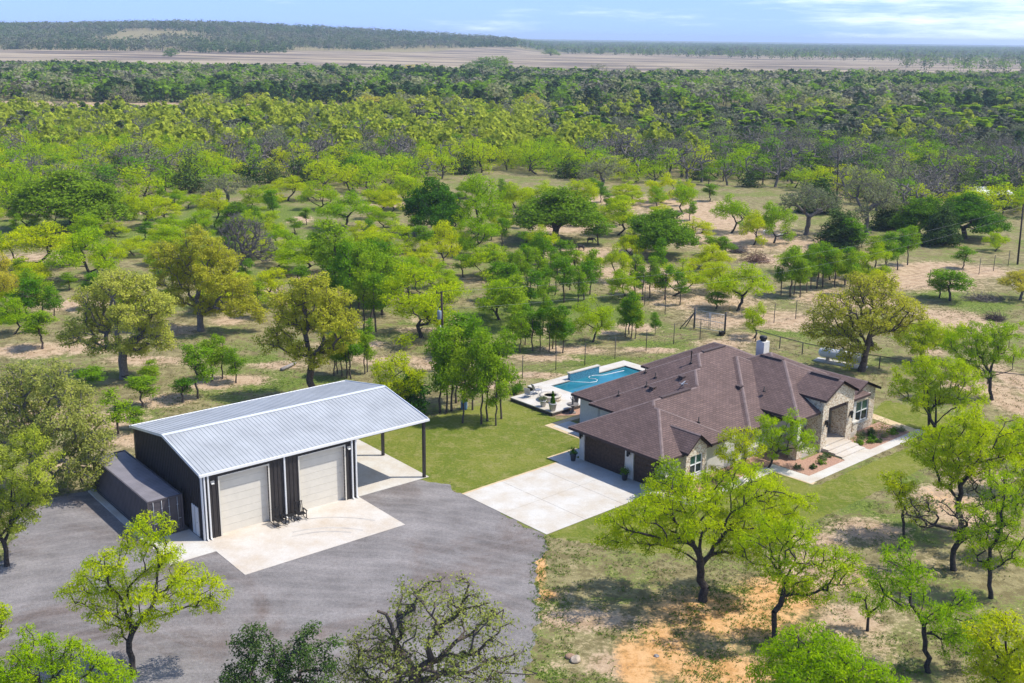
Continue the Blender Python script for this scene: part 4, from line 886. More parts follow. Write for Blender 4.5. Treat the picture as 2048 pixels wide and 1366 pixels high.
def planter(P, label, r, h, m, plant=None, group=None):
    t = thing('planter', label, 'planter', P, .3, group); mb = MB(); mb.lathe([(r*.7, 0), (r, h*.85), (r*1.08, h*.87), (r*1.08, h), (r*.9, h), (r*.88, h*.9), (.02, h*.9)], (0, 0, 0), 14); mb.build('pot', m, t)
    if plant == 'cone':
        rng = rs(5); z = rng.uniform(0, 1, 500); a = rng.uniform(0, 6.3, 500); q = .24*(1-z)*rng.uniform(.75, 1, 500); pts = np.stack([q*np.cos(a), q*np.sin(a), h*.9+z*1.15], -1); v, f, ti = leaves(rng, pts, 5, .035, .09, .6); link('foliage', npmesh('foliage', v, f, [LEAF['D']], None, ti), t)
    elif plant:
        rng = rs(int(P[0]*7) & 255); pts = np.array([0, 0, h*.95])+rng.normal(0, 1, (40, 3))*np.array([r*.5, r*.5, .13])+np.array([0, 0, .18]); v, f, ti = leaves(rng, pts, 10, .08, .13, .4); link('foliage', npmesh('foliage', v, f, [LEAF[plant]], None, ti), t)
POTD = mat('charcoal_pot', (.05, .055, .07), .5, .1, 6); POTW = mat('white_pot', (.55, .53, .51), .7, .15, 7)
planter(HP(.62, .05, .028), 'dark pot at the left corner of the garage doors', .26, .62, POTD, 'D', 'dark pots by the garage doors')
planter(HP(6.02, .25, .028), 'dark pot in front of the pillar between the garage doors', .26, .62, POTD, 'D', 'dark pots by the garage doors')
planter(HP(-10.0, 6.75, PZ), 'white pot without a tree at the edge of the pool deck', .30, .6, POTW, 'X'); planter(HP(-8.6, 6.6, PZ), 'white pot with cone-shaped evergreen at the pool deck corner', .36, .75, POTW, 'cone')
planter(HP(-8.6, 9.6, PZ), 'dark tall pot against the rear corner of the house', .25, .8, POTD, 'D')
for p_, lb in (((-15.6, 8.9), 'low green shrub at the notch of the pool deck'), ((-15.2, 8.0), 'spiky green shrub left of the pool deck notch')):
    rng = rs(int(-p_[0]*10)); pts = rng.normal(0, 1, (50, 3))*np.array([.3, .3, .2])+np.array([0, 0, .4]); v, f, ti = leaves(rng, pts, 14, .12, .22, .3)
    tag(link('shrub', npmesh('shrub', v, f, [LEAF['D']], None, ti), None, HP(*p_)), lb, 'shrub')
fp = thing('fire_pit', 'round stone fire pit on the pool deck beside two chairs', 'fire pit', HP(-11.0, 8.6, PZ)); mb = MB(); mb.lathe([(.98, 0), (1.0, .42), (.62, .42), (.6, .1), (.01, .1)], (0, 0, 0), 20); mb.build('ring', STONE, fp)
mb = MB(); mb.lathe([(1.05, .42), (1.05, .5), (.6, .5), (.6, .42)], (0, 0, 0), 20); mb.build('rim', mat('tan_cap', (.50, .45, .37), .9, .15, 6), fp)
def lounge(P, rz, label):
    t = thing('patio_chair', label, 'chair', P, rz, 'chairs by the fire pit'); mb = MB(); mb.box(-.3, .3, -.3, .3, .36, .42); mb.build('seat', GALV, t); mb = MB(); mb.slab([(-.3, .28, .4), (.3, .28, .4), (.3, .52, .98), (-.3, .52, .98)], .04); mb.build('backrest', GALV, t)
    for x in (-.28, .28):
        mb = MB(); mb.tube([(x, -.3, 0), (x, -.32, .6), (x, .3, .6)], .02, 6); mb.build('armrest', GALV, t); mb = MB(); mb.tube([(x, .35, 0), (x, .28, .4)], .02, 6); mb.build('leg', GALV, t)
lounge(HP(-12.9, 7.7, PZ), HYAW+1.9, 'grey patio chair by the fire pit, nearer the lawn'); lounge(HP(-13.1, 8.9, PZ), HYAW+1.3, 'grey patio chair by the fire pit, nearer the pool')
fo = thing('garden_fountain', 'stone bird-bath fountain with a small standing figure on the red gravel', 'fountain', HP(-7.75, 8.3, .01)); ST = mat('weathered_stone', (.22, .20, .18), .9, .25, 8)
mb = MB(); mb.lathe([(.34, 0), (.3, .08), (.14, .15), (.11, .5), (.18, .6), (.16, .64), (.02, .65)]); mb.build('pedestal', ST, fo); mb = MB(); mb.lathe([(.1, .62), (.5, .74), (.55, .84), (.5, .84), (.4, .78), (.02, .76)], (0, 0, 0), 18); mb.build('bowl', ST, fo)
mb = MB(); mb.lathe([(.12, .76), (.1, .82), (.09, 1.0), (.12, 1.15), (.13, 1.28), (.06, 1.36), (.08, 1.42), (.085, 1.5), (.05, 1.56), (.01, 1.58)]); mb.tube([(.1, 0, 1.26), (.2, .03, 1.1), (.12, .12, 1.02)], .035, 6); mb.tube([(-.1, 0, 1.26), (-.2, .03, 1.38), (-.16, .05, 1.5)], .035, 6); mb.build('figure', ST, fo)
# shrubs in the red gravel beds
BS = [(10.3, 1.8), (10.6, 5.6), (10.4, 7.2), (10.8, 9.0), (13.3, 12.6), (14.1, 13.5), (13.9, 14.9), (13.4, 15.9), (13.4, 16.6), (13.6, 21.2), (13.3, 21.6), (13.0, 22.4), (13.9, 22.3), (12.5, 23.2), (13.0, 23.9), (13.5, 23.3), (14.0, 24.4), (13.2, 25.2), (14.1, 25.7), (12.6, 24.7), (14.3, 22.9), (13.7, 26.5), (14.2, 26.9)]
bn = ('red gravel by the garage gable', 'red gravel bed left of the front steps', 'red gravel bed right of the front steps'); cnt = {}
BSZ = rs(8)
for i, (s, t_) in enumerate(BS):
    k = 0 if t_ < 11.5 else 1 if t_ < 17.2 else 2; cnt[k] = cnt.get(k, 0)+1; big = i == 17; r = .75 if big else BSZ.uniform(.22, .40)
    rng = rs(300+i); pts = rng.normal(0, .5, (26, 3))*r; pts[:, 2] = np.abs(pts[:, 2])*(1.6 if big else .9)+.06; v, f, ti = leaves(rng, pts, 14, r*.25, .13, .5, ctr=np.zeros(3))
    od = ('first', 'second', 'third', 'fourth', 'fifth', 'sixth', 'seventh', 'eighth', 'ninth', 'tenth', 'eleventh', 'twelfth', 'thirteenth', 'fourteenth')[cnt[k]-1]
    lb = 'tall yellow-green shrub at the far end of the red gravel bed' if big else f'small shrub, {od} from the left in the {bn[k]}'
    tag(link('shrub', npmesh('shrub', v, f, [LEAF['Y' if big else ('D', 'X', 'C')[i % 3]]], None, ti), None, HP(s, t_, .014)), lb, 'shrub', 'shrubs in the red gravel beds')
# propane tank
pp = G(1681, 728); pt_ = thing('propane_tank', 'long white propane tank on a concrete pad under the big oak', 'propane tank', pp, R(-36)); mb = MB()
mb.tube([(-2.45, 0, .95), (-2.36, 0, .95), (-2.1, 0, .95), (2.1, 0, .95), (2.36, 0, .95), (2.45, 0, .95)], [.08, .34, .52, .52, .34, .08], 16); mb.build('vessel', mat('white_tank_paint', (.70, .70, .68), .4, .05, 3), pt_)
for x in (-1.4, 1.4): mb = MB(); mb.box(x-.1, x+.1, -.4, .4, .1, .52); mb.build('saddle', CONC, pt_)
mb = MB(); mb.lathe([(.2, 0), (.22, .2), (.1, .25)], (0, 0, 1.44), 10); mb.build('valve_dome', GALV, pt_); mb = MB(); mb.box(-2.7, 2.7, -.7, .7, -.05, .1); mb.build('pad', CONC2, pt_)
# utility poles and wires
POLE = mat('pole_wood', (.045, .033, .026), .9, .3, 4)
def pole(u, v, ut, vt, label, r=.15):
    P = G(u, v); T = V(ut, vt, P[1]); t = thing('utility_pole', label, 'utility pole', P, 0, 'utility poles'); mb = MB(); q = T-P; mb.tube([(0, 0, -.3), q], [r, r*.72], 10); mb.build('pole', POLE, t); return t, P, T
p1, A1, T1 = pole(888, 742, 882.8, 583, 'dark utility pole with a grey transformer among the trees behind the workshop')
q = T1-A1; mb = MB(); mb.bar(q+np.array([-.55, -.05, -.15]), q+np.array([.1, -.05, -.15]), .1); mb.tube([q+np.array([-.5, -.05, -.12]), q+np.array([-.5, -.05, .14])], .05, 6); mb.build('crossarm', POLE, p1)
mb = MB(); c = q*.66+np.array([-.28, -.1, 0]); mb.lathe([(.2, 0), (.22, .05), (.22, .8), (.2, .86), (.05, .9)], c, 12); mb.tube([c+np.array([-.1, 0, .85]), c+np.array([-.1, 0, 1.15])], .04, 6); mb.build('transformer', mat('transformer_grey', (.22, .27, .33), .5, .1, 4), p1)
mb = MB(); mb.tube([q*.06+np.array([-.2, -.12, 0]), q*.58+np.array([-.2, -.12, 0])], .06, 6); mb.box(-.38, -.12, -.34, -.1, 1.3, 1.8); mb.build('conduit', GALV, p1)
p2, A2, T2 = pole(2035, 529, 2047, 408, 'dark leaning utility pole by the right edge of the pasture'); p3, A3, T3 = pole(1674, 389, 1677, 300, 'thin dark utility pole among the dark trees at the back')
def wire(a, b_, sag, label, r=.008):
    mb = MB(); mb.tube([a+(b_-a)*t-np.array([0, 0, sag*4*t*(1-t)]) for t in np.linspace(0, 1, 24)], r, 4); tag(mb.build('power_line', mat('wire', (.25, .25, .25), .5, .1, 2, .5)), label, 'power line', 'power lines')
wire(T1, T2-np.array([0, 0, .3]), 2.2, 'upper power line from the transformer pole to the leaning pole'); wire(A1+q*.78, A2+(T2-A2)*.84, 2.4, 'lower power line from the transformer pole to the leaning pole'); wire(T2-np.array([0, 0, .3]), T3, 3.2, 'power line from the leaning pole back to the thin far pole')
mb = MB(); gp_ = V(845, 640, A1[1]-2); mb.tube([T1-np.array([0, 0, .6]), G(838, 690)], .018, 4); tag(mb.build('guy_wire', mat('wire', ())), 'pale guy wire slanting down from the transformer pole', 'guy wire')
# fences
FP = mat('steel_post', (.07, .065, .06), .7, .2, 6)
def fence(name, px, h, label, rails=None, r=.045, wires=8, group=None):
    P = [G(u, v) for u, v in px]; t = thing(name, label, 'fence', P[0], 0, group); o = P[0]
    for p in P: mb = MB(); mb.tube([p-o-np.array([0, 0, .1]), p-o+np.array([0, 0, h])], r, 6); mb.build('post', FP, t)
    mb = MB()
    for a, b_ in zip(P[:-1], P[1:]):
        for k in range(wires):
            z = np.array([0, 0, h*(k+.7)/wires]); mb.tube([a-o+z, b_-o+z], .009, 3, False)
        if rails:
            for z in rails: mb.tube([a-o+np.array([0, 0, z]), b_-o+np.array([0, 0, z])], .045, 6)
    mb.build('rail' if rails else 'wire', FP, t); return t
fence('wire_fence', [(690, 868), (760, 842), (835, 818), (908, 796), (978, 776), (1045, 757), (1111.5, 740), (1169.5, 731), (1229.7, 717), (1292, 702), (1347, 688.5), (1399.7, 679), (1450, 669)], 2.4, 'tall wire game fence running behind the pool', wires=9)
fence('wire_fence', [(1387, 655), (1330, 630), (1289, 610), (1245, 585), (1200, 560), (1165, 540)], 2.4, 'tall wire game fence slanting away left from the gate', wires=6)
fence('wire_fence', [(1450, 669), (1498, 657), (1547.7, 646), (1591, 638), (1640, 627), (1700, 612), (1780, 592), (1857.8, 573), (1957.6, 549), (1986.6, 542), (2016, 532), (2060, 520)], 2.4, 'tall wire game fence running right from the gate past the big oak', wires=6)
fence('pipe_fence', [(1511, 683), (1559, 697), (1604, 709), (1655, 720), (1707, 729), (1758, 737), (1830, 748), (1900, 758), (1975, 768), (2060, 777)], 1.35, 'low black pipe fence behind the propane tank', rails=(1.33,), wires=3, r=.06)
g0, g1 = G(1388, 657), G(1449, 668); gt = thing('pasture_gate', 'tall galvanised pipe gate in the wire fence behind the house', 'gate', g0); e = g1-g0; mb = MB(); z = lambda h: np.array([0, 0, h])
for h in (.2, 1.25, 2.25): mb.tube([z(h)+e*.02, e*.98+z(h)], .032, 6)
for f in (.02, .48, .52, .98): mb.tube([e*f+z(.2), e*f+z(2.25)], .032, 6)
mb.build('gate_frame', GALV, gt)
mb = MB()
for k in range(14): mb.tube([e*(.03+.94*k/13)+z(.2), e*(.03+.94*k/13)+z(2.25)], .01, 3, False)
for k in range(9): mb.tube([e*.02+z(.3+.22*k), e*.98+z(.3+.22*k)], .01, 3, False)
mb.build('gate_mesh', GALV, gt)
for f in (0, 1): mb = MB(); mb.tube([e*f-z(.1), e*f+z(2.6)], .09, 8); mb.build('gate_post', FP, gt)
mb = MB(); mb.tube([z(1.9)-e*.02, -e*.28+z(.05)], .06, 6); mb.tube([z(1.9)-e*.02, z(.05)+np.array([-1.7, -.3, 0])], .06, 6); mb.build('brace', FP, gt)
mb = MB(); mb.lathe([(.30, 0), (.34, .45), (.37, .5), (.3, .5), (.27, .1), (.01, .08)], (0, 0, 0), 12); tag(mb.build('feed_tub', BLACK, None, G(1443, 671)), 'black feed tub beside the gate post', 'feed tub')
# sheds at the far right
for i, (u, v, w_, d_, h, lb) in enumerate(((1979, 412, 7.5, 4.5, 2.6, 'white metal shed among dark trees at the right edge'), (1950, 402, 4., 3.5, 2.3, 'smaller white shed left of the larger one'))):
    t = thing('shed', lb, 'shed', G(u, v), R(12), 'white sheds'); mb = MB(); mb.box(-w_/2, w_/2, -d_/2, d_/2, 0, h); mb.build('wall', WTRIM, t)
    mb = MB(); mb.slab([(-w_/2-.2, -d_/2-.2, h+.02), (w_/2+.2, -d_/2-.2, h+.02), (w_/2+.2, 0, h+.75), (-w_/2-.2, 0, h+.75)], .06); mb.slab([(-w_/2-.2, 0, h+.75), (w_/2+.2, 0, h+.75), (w_/2+.2, d_/2+.2, h+.02), (-w_/2-.2, d_/2+.2, h+.02)], .06); mb.build('roof', WTRIM, t)
    mb = MB(); mb.box(-.5, .5, -d_/2-.04, -d_/2, 0, 2.); mb.build('door', GALV, t)
# boulders, log, brush
def rock(P, r, label, seed, m):
    import bmesh
    bm = bmesh.new(); bmesh.ops.create_icosphere(bm, subdivisions=3, radius=1); rng = rs(seed); ds = unit(rng.normal(0, 1, (9, 3))); hs_ = rng.uniform(.62, .95, 9)
    for v in bm.verts:
        p = np.array(v.co); k = ds@p; j = k > hs_
        for q_ in np.where(j)[0]: p = p-ds[q_]*(k[q_]-hs_[q_])
        v.co = p*np.array([1.2, .95, .7])*r
    me = bpy.data.meshes.new('boulder'); bm.to_mesh(me); bm.free(); me.materials.append(m); tag(link('boulder', me, None, P+np.array([0, 0, r*.35]), seed), label, 'boulder', 'boulders beside the gravel')
TANR = mat('tan_rock', (.46, .37, .27), .9, .2, 2)
rock(G(1152, 1322), .30, 'pale tan boulder in the grass at the bottom, the right one of two', 4, TANR); rock(G(1141, 1317), .27, 'reddish tan boulder in the grass at the bottom, the left one of two', 9, mat('red_rock', (.40, .25, .16), .9, .2, 2))
rock(G(1313, 1313), .13, 'small grey boulder half sunk in orange dirt', 6, mat('grey_rock', (.3, .28, .26), .9, .2, 2))
mb = MB(); l0 = G(563, 742); l1 = G(592, 728); mb.tube([l0+np.array([0, 0, .15]), (l0+l1)/2+np.array([.2, 0, .25]), l1+np.array([0, 0, .15])], [.2, .16, .1], 8); tag(mb.build('fallen_log', BARK['pale']), 'pale fallen log behind the workshop roof', 'log')
def brush(u, v, w_, h, label, m, seed):
    P = G(u, v); rng = rs(seed); n = 420; a = rng.normal(0, .4, (n, 3))*np.array([w_, w_*.7, h]); a[:, 2] = np.abs(a[:, 2]); d = unit(rng.normal(0, 1, (n, 3))*np.array([1, 1, .5])); v_, q_ = tubes(a, a+d*rng.uniform(.5, 1.3, (n, 1)), np.full(n, .03), np.full(n, .012), 3)
    tag(link('brush_pile', npmesh('brush_pile', v_, q_, [m]), None, P), label, 'brush pile', 'brush piles')
brush(1512, 524, 2.6, 1.8, 'reddish brown dead brush pile in the pasture', mat('red_brush', (.20, .11, .08), .95, .3, 2), 3); brush(1965, 600, 3.2, .7, 'low greyish brush pile near the right edge', BARK['grey'], 4); brush(1475, 505, 1.6, 1., 'small grey brush pile left of the reddish one', BARK['grey'], 5); brush(1990, 640, 1.2, .5, 'dark brush heap on the dirt mound at the right', BARK['brown'], 6)
mb = MB(); mb.lathe([(.28, 0), (.3, .05), (.3, .8), (.28, .86), (.1, .9)], (0, 0, 0), 14); mb.lathe([(.31, .25), (.31, .3)], (0, 0, 0), 14); tag(mb.build('barrel', mat('blue_plastic', (.15, .27, .45), .4, .1, 3), None, G(928, 818)), 'blue barrel half hidden behind the elm clump', 'barrel')
# goats in the pasture: one skin grown over a skeleton
def animal(col, dark):
    vs = [(-.42, 0, .62), (-.1, 0, .60), (.28, 0, .63), (.46, 0, .66), (.60, 0, .60), (.72, 0, .42), (.84, 0, .26), (.93, 0, .18), (-.55, 0, .62), (-.60, 0, .48)]
    rd = [.17, .20, .19, .15, .10, .08, .075, .045, .05, .03]; es = [(0, 1), (1, 2), (2, 3), (3, 4), (4, 5), (5, 6), (6, 7), (0, 8), (8, 9)]
    for s in (-1, 1):
        k = len(vs); vs += [(-.40, s*.11, .46), (-.38, s*.12, .36), (-.46, s*.12, .20), (-.43, s*.12, .02)]; rd += [.09, .065, .032, .035]; es += [(0, k), (k, k+1), (k+1, k+2), (k+2, k+3)]
        k = len(vs); vs += [(.33, s*.11, .42), (.34, s*.12, .22), (.33, s*.12, .02)]; rd += [.07, .035, .036]; es += [(2, k), (k, k+1), (k+1, k+2)]
        k = len(vs); vs += [(.80, s*.12, .35)]; rd += [.025]; es += [(6, k)]
    me = bpy.data.meshes.new('goat'); me.from_pydata(vs, es, []); o = bpy.data.objects.new('goat_skin', me); C.objects.link(o); md = o.modifiers.new('skin', 'SKIN')
    for i, r in enumerate(rd): me.skin_vertices[0].data[i].radius = (r, r)
    me.skin_vertices[0].data[1].use_root = True; o.modifiers.new('s', 'SUBSURF').levels = 1
    dg = bpy.context.evaluated_depsgraph_get(); m2 = bpy.data.meshes.new_from_object(o.evaluated_get(dg)); bpy.data.objects.remove(o); m2.materials.clear(); m2.materials.append(mat(*col)); m2.polygons.foreach_set('use_smooth', np.ones(len(m2.polygons), bool)); m2.name = 'goat'; return m2
GW = animal(('white_fleece', (.80, .75, .66), .95, .08, 6), 0); GD = animal(('dark_fleece', (.08, .07, .065), .95, .2, 6), 0)
for u, v, a, me, lb in ((1101, 491, .3, GW, 'white goat grazing right of the big oak trunk in the pasture'), (1388, 456, 2., GW, 'white goat grazing on dirt at the back, left of the others'), (1491, 457, 3.4, GW, 'white goat grazing left of the twin mesquites'), (1532, 470, .4, GW, 'white goat standing in shade between the twin mesquite trunks'), (1563, 478, 3.3, GW, 'white goat grazing just right of the twin mesquites'), (1270, 519, 1.2, GW, 'white goat standing in the shade under the dark oak'), (1181, 486, .2, GD, 'dark goat grazing under the small tree in the pasture, farther one'), (1162, 501, 2.6, GD, 'dark goat grazing on open dirt in the pasture, nearer one')):
    o = link('goat', me, None, G(u, v), a); o.scale = (1.15,)*3; tag(o, lb, 'goat', 'goats grazing in the pasture')
DENSE = dict(gap=.62, per=105, sig=.31, size=.25, asp=.3, droop=.25, bf=.45, tw=(3, .5, .011))
TUFT = dict(gap=.72, per=125, sig=.27, size=.24, asp=.27, droop=.3, bf=.5, tw=(4, .5, .011))
# ------------------------------------------------------------------ trees nearest the camera, grown to their outlines
hero('M', (268, 1348), [(300, 1060, 42, -.3), (270, 1085, 38, .6), (325, 1100, 34, .3), (180, 1150, 46, .5), (215, 1130, 40, -1.2), (150, 1180, 34, .8), (240, 1180, 40, 1.2), (205, 1205, 36, -.8), (325, 1150, 46, 1.), (385, 1150, 42, -.6), (420, 1185, 38, .3), (355, 1185, 36, -1.5), (400, 1210, 28, .9), (290, 1200, 38, -1.4), (245, 1245, 34, .4), (310, 1240, 30, -.8), (440, 1180, 20, 0)], 0.158, 'lime green mesquite standing on the gravel at bottom left with a leaning dark trunk', (258, 1285), lod=1.5, seed=1, kd=dict(TUFT))
hero('X', (835, 1440), [(820, 1200, 38, .2), (860, 1185, 36, -1), (785, 1245, 40, .8), (925, 1190, 40, .4), (960, 1220, 38, -.8), (995, 1235, 30, 0), (900, 1240, 40, 1.2), (855, 1265, 42, -1.2), (740, 1290, 44, 0), (780, 1325, 50, -1.5), (700, 1330, 34, .8), (960, 1280, 30, 1.), (1010, 1300, 34, -.6), (1040, 1325, 26, .3), (930, 1330, 46, -1.5), (985, 1345, 40, .6), (870, 1340, 50, .5), (720, 1360, 40, -1)], .3, 'sparse budding oak at the bottom centre with crooked limbs and a bare broken branch', (828, 1345), lod=1.7, seed=2, leaf='B', bark='brown', kd=dict(per=40, size=.2, sig=.36, tw=(7, .6, .012), gap=.62, wig=.32, bf=.5), extra=[([(800, 1372, 0), (795, 1330, -.2), (790, 1290, -.3), (783, 1250, -.3), (772, 1228, -.4), (755, 1222, -.5)], .14)])
hero('C', (560, 1500), [(500, 1270, 26, 0), (490, 1300, 34, .4), (530, 1290, 26, -.4), (560, 1320, 40, 0), (612, 1262, 26, .2), (620, 1295, 32, -.3), (655, 1285, 22, 0), (590, 1335, 44, .6), (520, 1345, 46, -.6), (640, 1330, 40, .4), (470, 1340, 32, 0), (460, 1370, 36, .5), (560, 1380, 60, -.8), (650, 1375, 50, -.4)], .2, 'dark green juniper at the bottom edge left of the crooked oak', (560, 1420), lod=1.6, seed=3, kd=dict(gap=.6, sig=.25, per=90, size=.2))
hero('M', (100, 1500), [(60, 1300, 48, 0), (120, 1310, 46, .8), (20, 1325, 44, -.8), (170, 1330, 44, .2), (215, 1350, 40, -.5), (90, 1350, 60, 1), (150, 1380, 50, -1), (30, 1370, 50, .5), (-20, 1350, 40, 0), (245, 1365, 26, .3)], 0.145, 'lime mesquite crown filling the bottom left corner', (105, 1430), lod=1.5, seed=4, kd=TUFT)
hero('M', (-60, 1330), [(0, 1225, 26, 0), (-20, 1240, 40, .5), (-50, 1220, 40, -.5), (10, 1260, 16, 0), (-90, 1250, 50, .2)], 0.106, 'sprig of lime mesquite reaching in over the gravel from the left edge', (-62, 1290), lod=1.4, seed=5, kd=TUFT)
hero('O', (70, 985), [(40, 760, 44, .5), (100, 755, 44, -1), (150, 790, 40, 1), (10, 790, 40, -.6), (70, 810, 46, 1.5), (120, 830, 46, -1.6), (180, 840, 36, .5), (-30, 800, 50, 0), (20, 850, 44, -1.5), (195, 880, 34, -.5), (215, 925, 24, 0), (175, 935, 44, -1), (150, 890, 36, 1.2), (70, 870, 40, -2), (-40, 870, 50, 1), (190, 965, 26, -.3), (130, 950, 30, .6)], .42, 'large olive oak at the left edge spreading over the dark container', (68, 920), lod=1.5, seed=6, leaf='B', kd=dict(per=50, sig=.30))
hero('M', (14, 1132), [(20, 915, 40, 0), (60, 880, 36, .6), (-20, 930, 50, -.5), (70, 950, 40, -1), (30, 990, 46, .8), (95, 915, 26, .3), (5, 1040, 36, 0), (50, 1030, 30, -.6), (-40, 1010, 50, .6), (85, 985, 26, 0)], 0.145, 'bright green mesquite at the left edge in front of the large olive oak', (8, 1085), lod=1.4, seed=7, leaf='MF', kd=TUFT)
hero('M', (1405, 1202), [(1240, 1055, 44, .3), (1290, 1020, 48, -1), (1340, 1040, 52, 1), (1215, 1080, 26, 0), (1330, 985, 46, 1.5), (1390, 985, 46, -1.2), (1395, 1045, 52, -2), (1450, 1010, 50, 1), (1490, 960, 46, -.5), (1540, 985, 48, 1.4), (1510, 1040, 50, -1.6), (1460, 1075, 46, 1.8), (1560, 1035, 46, .4), (1595, 1010, 34, -.8), (1430, 960, 36, .6), (1290, 1075, 40, 2), (1350, 1090, 30, -2.2), (1555, 1075, 36, -.4), (1490, 1100, 28, 1.0)], 0.238, 'biggest lime mesquite on the front lawn, dark forked trunk below the walkway', (1400, 1130), lod=1.55, seed=8, kd=TUFT)
hero('M', (1549, 1284), [(1540, 1075, 44, .3), (1590, 1060, 40, -.6), (1500, 1110, 34, .6), (1620, 1110, 40, .8), (1670, 1120, 36, -.4), (1560, 1130, 40, -1), (1600, 1160, 40, .4), (1690, 1150, 30, .3), (1640, 1170, 34, -.8), (1490, 1080, 26, 0), (1710, 1120, 22, 0), (1580, 1195, 26, .6)], 0.158, 'mesquite with a curving dark trunk on the orange dirt right of the biggest one', (1548, 1225), lod=1.5, seed=9, kd=dict(TUFT))
hero('M', (1660, 1500), [(1600, 1290, 44, 0), (1560, 1320, 44, .6), (1650, 1310, 48, -.5), (1700, 1330, 46, .5), (1740, 1350, 40, 0), (1620, 1350, 60, -1), (1540, 1360, 40, 0), (1680, 1370, 60, .8), (1780, 1370, 36, 0), (1640, 1270, 26, .2)], 0.158, 'dense bright lime mesquite crown at the bottom edge right of centre', (1655, 1430), lod=1.5, seed=10, kd=DENSE)
hero('M', (1858, 1344), [(1800, 1110, 36, 0), (1770, 1160, 34, .4), (1830, 1150, 36, -.5), (1810, 1195, 34, .5), (1870, 1230, 40, -.6), (1920, 1240, 42, .3), (1900, 1280, 36, 0), (1850, 1200, 30, .8), (1930, 1190, 24, 0), (1770, 1200, 22, -.3), (1940, 1290, 28, .3)], 0.132, 'thin-crowned mesquite with an S-shaped trunk at lower right', (1848, 1250), lod=1.5, seed=11, kd=dict(TUFT))
hero('M', (1921, 1074), [(1880, 880, 44, .2), (1930, 860, 48, -.8), (1980, 870, 44, .8), (1850, 915, 34, 0), (1910, 920, 44, 1), (1960, 915, 46, -1), (2010, 900, 40, .3), (1900, 955, 34, -.5), (1840, 880, 26, .5), (2030, 860, 36, -.3), (1940, 830, 34, 0)], 0.185, 'tall lime mesquite with a straight trunk beside the lawn right of the walkway', (1916, 1005), lod=1.4, seed=12, kd=TUFT)
hero('M', (1808, 1081), [(1790, 965, 30, 0), (1820, 990, 30, .3), (1800, 1000, 24, -.4), (1845, 1005, 22, 0), (1775, 950, 16, 0), (1830, 1030, 22, .3)], 0.0924, 'small slim mesquite on the grass between the walkway and the tall lime one', (1806, 1020), lod=1.4, seed=13, kd=TUFT)
hero('X', (1908, 1140), [(1840, 1020, 34, 0), (1870, 1010, 30, .4), (1960, 1060, 34, -.3), (1930, 1040, 30, .3), (1900, 1015, 26, -.4), (1985, 1035, 26, 0), (1850, 1050, 22, 0)], .18, 'almost leafless small tree forking in a wide V at lower right', (1905, 1120), lod=1.4, seed=14, kd=dict(per=7, tw=(5, .6, .014), bark='dark', wig=.15))
hero('M', (1982, 1196), [(1960, 1020, 36, 0), (2010, 1000, 40, .4), (1940, 1080, 30, -.4), (1990, 1060, 36, .3), (2040, 1040, 40, -.3), (2020, 1100, 34, .3), (1960, 1120, 24, 0), (2050, 980, 36, 0), (1990, 960, 30, .3)], 0.132, 'sparse mesquite with several bare stems near the right edge', (1980, 1140), lod=1.4, seed=15, kd=dict(TUFT, tw=(4, .6, .012)))
hero('M', (2010, 1420), [(1970, 1270, 34, 0), (2010, 1250, 40, .4), (2050, 1270, 40, -.4), (1990, 1310, 40, .5), (2035, 1320, 44, -.3), (1960, 1340, 30, 0), (2000, 1360, 40, .3), (2060, 1350, 50, 0)], 0.145, 'lime mesquite filling the bottom right corner', (2005, 1370), lod=1.4, seed=16, kd=DENSE)
hero('M', (2100, 1120), [(2030, 1170, 26, 0), (2060, 1180, 40, 0), (2040, 940, 30, .3), (2080, 960, 50, 0), (2060, 1130, 30, 0)], 0.132, 'mesquite branch reaching in from beyond the right edge at lower right', (2100, 1050), lod=1.3, seed=17, kd=dict(TUFT))
hero('M', (1872, 868), [(1820, 745, 34, .3), (1860, 735, 34, -.5), (1900, 740, 36, .5), (1940, 760, 32, -.3), (1830, 785, 30, -.8), (1875, 785, 36, .8), (1915, 795, 32, -.6), (1800, 770, 24, 0), (1955, 790, 22, .3), (1850, 810, 24, 1), (1925, 745, 28, 1.)], 0.145, 'many-stemmed lime mesquite just past the far end of the walkway', (1868, 850), lod=1.3, seed=18, kd=TUFT, extra=[([(1858, 855, .3), (1857, 820, .2), (1855, 780, 0)], .12), ([(1871, 862, 0), (1872, 820, .5), (1870, 780, .5)], .11)])
hero('M', (1984, 800), [(1920, 680, 32, .3), (1960, 665, 34, -.4), (2000, 670, 32, .4), (1940, 710, 28, -.6), (1985, 705, 32, .6), (2025, 660, 24, 0), (2030, 710, 24, .2), (1905, 690, 20, 0), (1970, 740, 22, 0)], 0.158, 'mesquite with a wide dark V trunk by the pipe fence at the right edge', (1980, 760), lod=1.25, seed=19, kd=TUFT)
hero('M', (1842, 722), [(1815, 670, 24, 0), (1850, 660, 28, .4), (1880, 680, 26, -.4), (1840, 690, 26, -.6), (1900, 670, 24, .2), (1925, 660, 16, 0), (1870, 655, 20, 0)], 0.132, 'bright green mesquite right of the big olive oak behind the house', (1842, 706), lod=1.25, seed=20, kd=DENSE)
hero('Y', (1722, 742), [(1640, 640, 30, .3), (1680, 610, 34, -.8), (1730, 585, 38, .5), (1780, 600, 36, -.6), (1820, 620, 30, .5), (1700, 650, 34, 1.5), (1750, 640, 36, -1.5), (1660, 680, 30, .3), (1700, 690, 28, -.8), (1790, 650, 30, 1.2), (1625, 660, 22, 0), (1720, 560, 24, 0), (1770, 565, 26, .3), (1690, 720, 20, -.6), (1840, 640, 16, 0), (1650, 600, 22, 0), (1740, 690, 18, 1)], .34, 'big olive-yellow oak standing over the propane tank', (1735, 690), lod=1.4, seed=21, kd=dict(per=42, bark='brown', wig=.25))
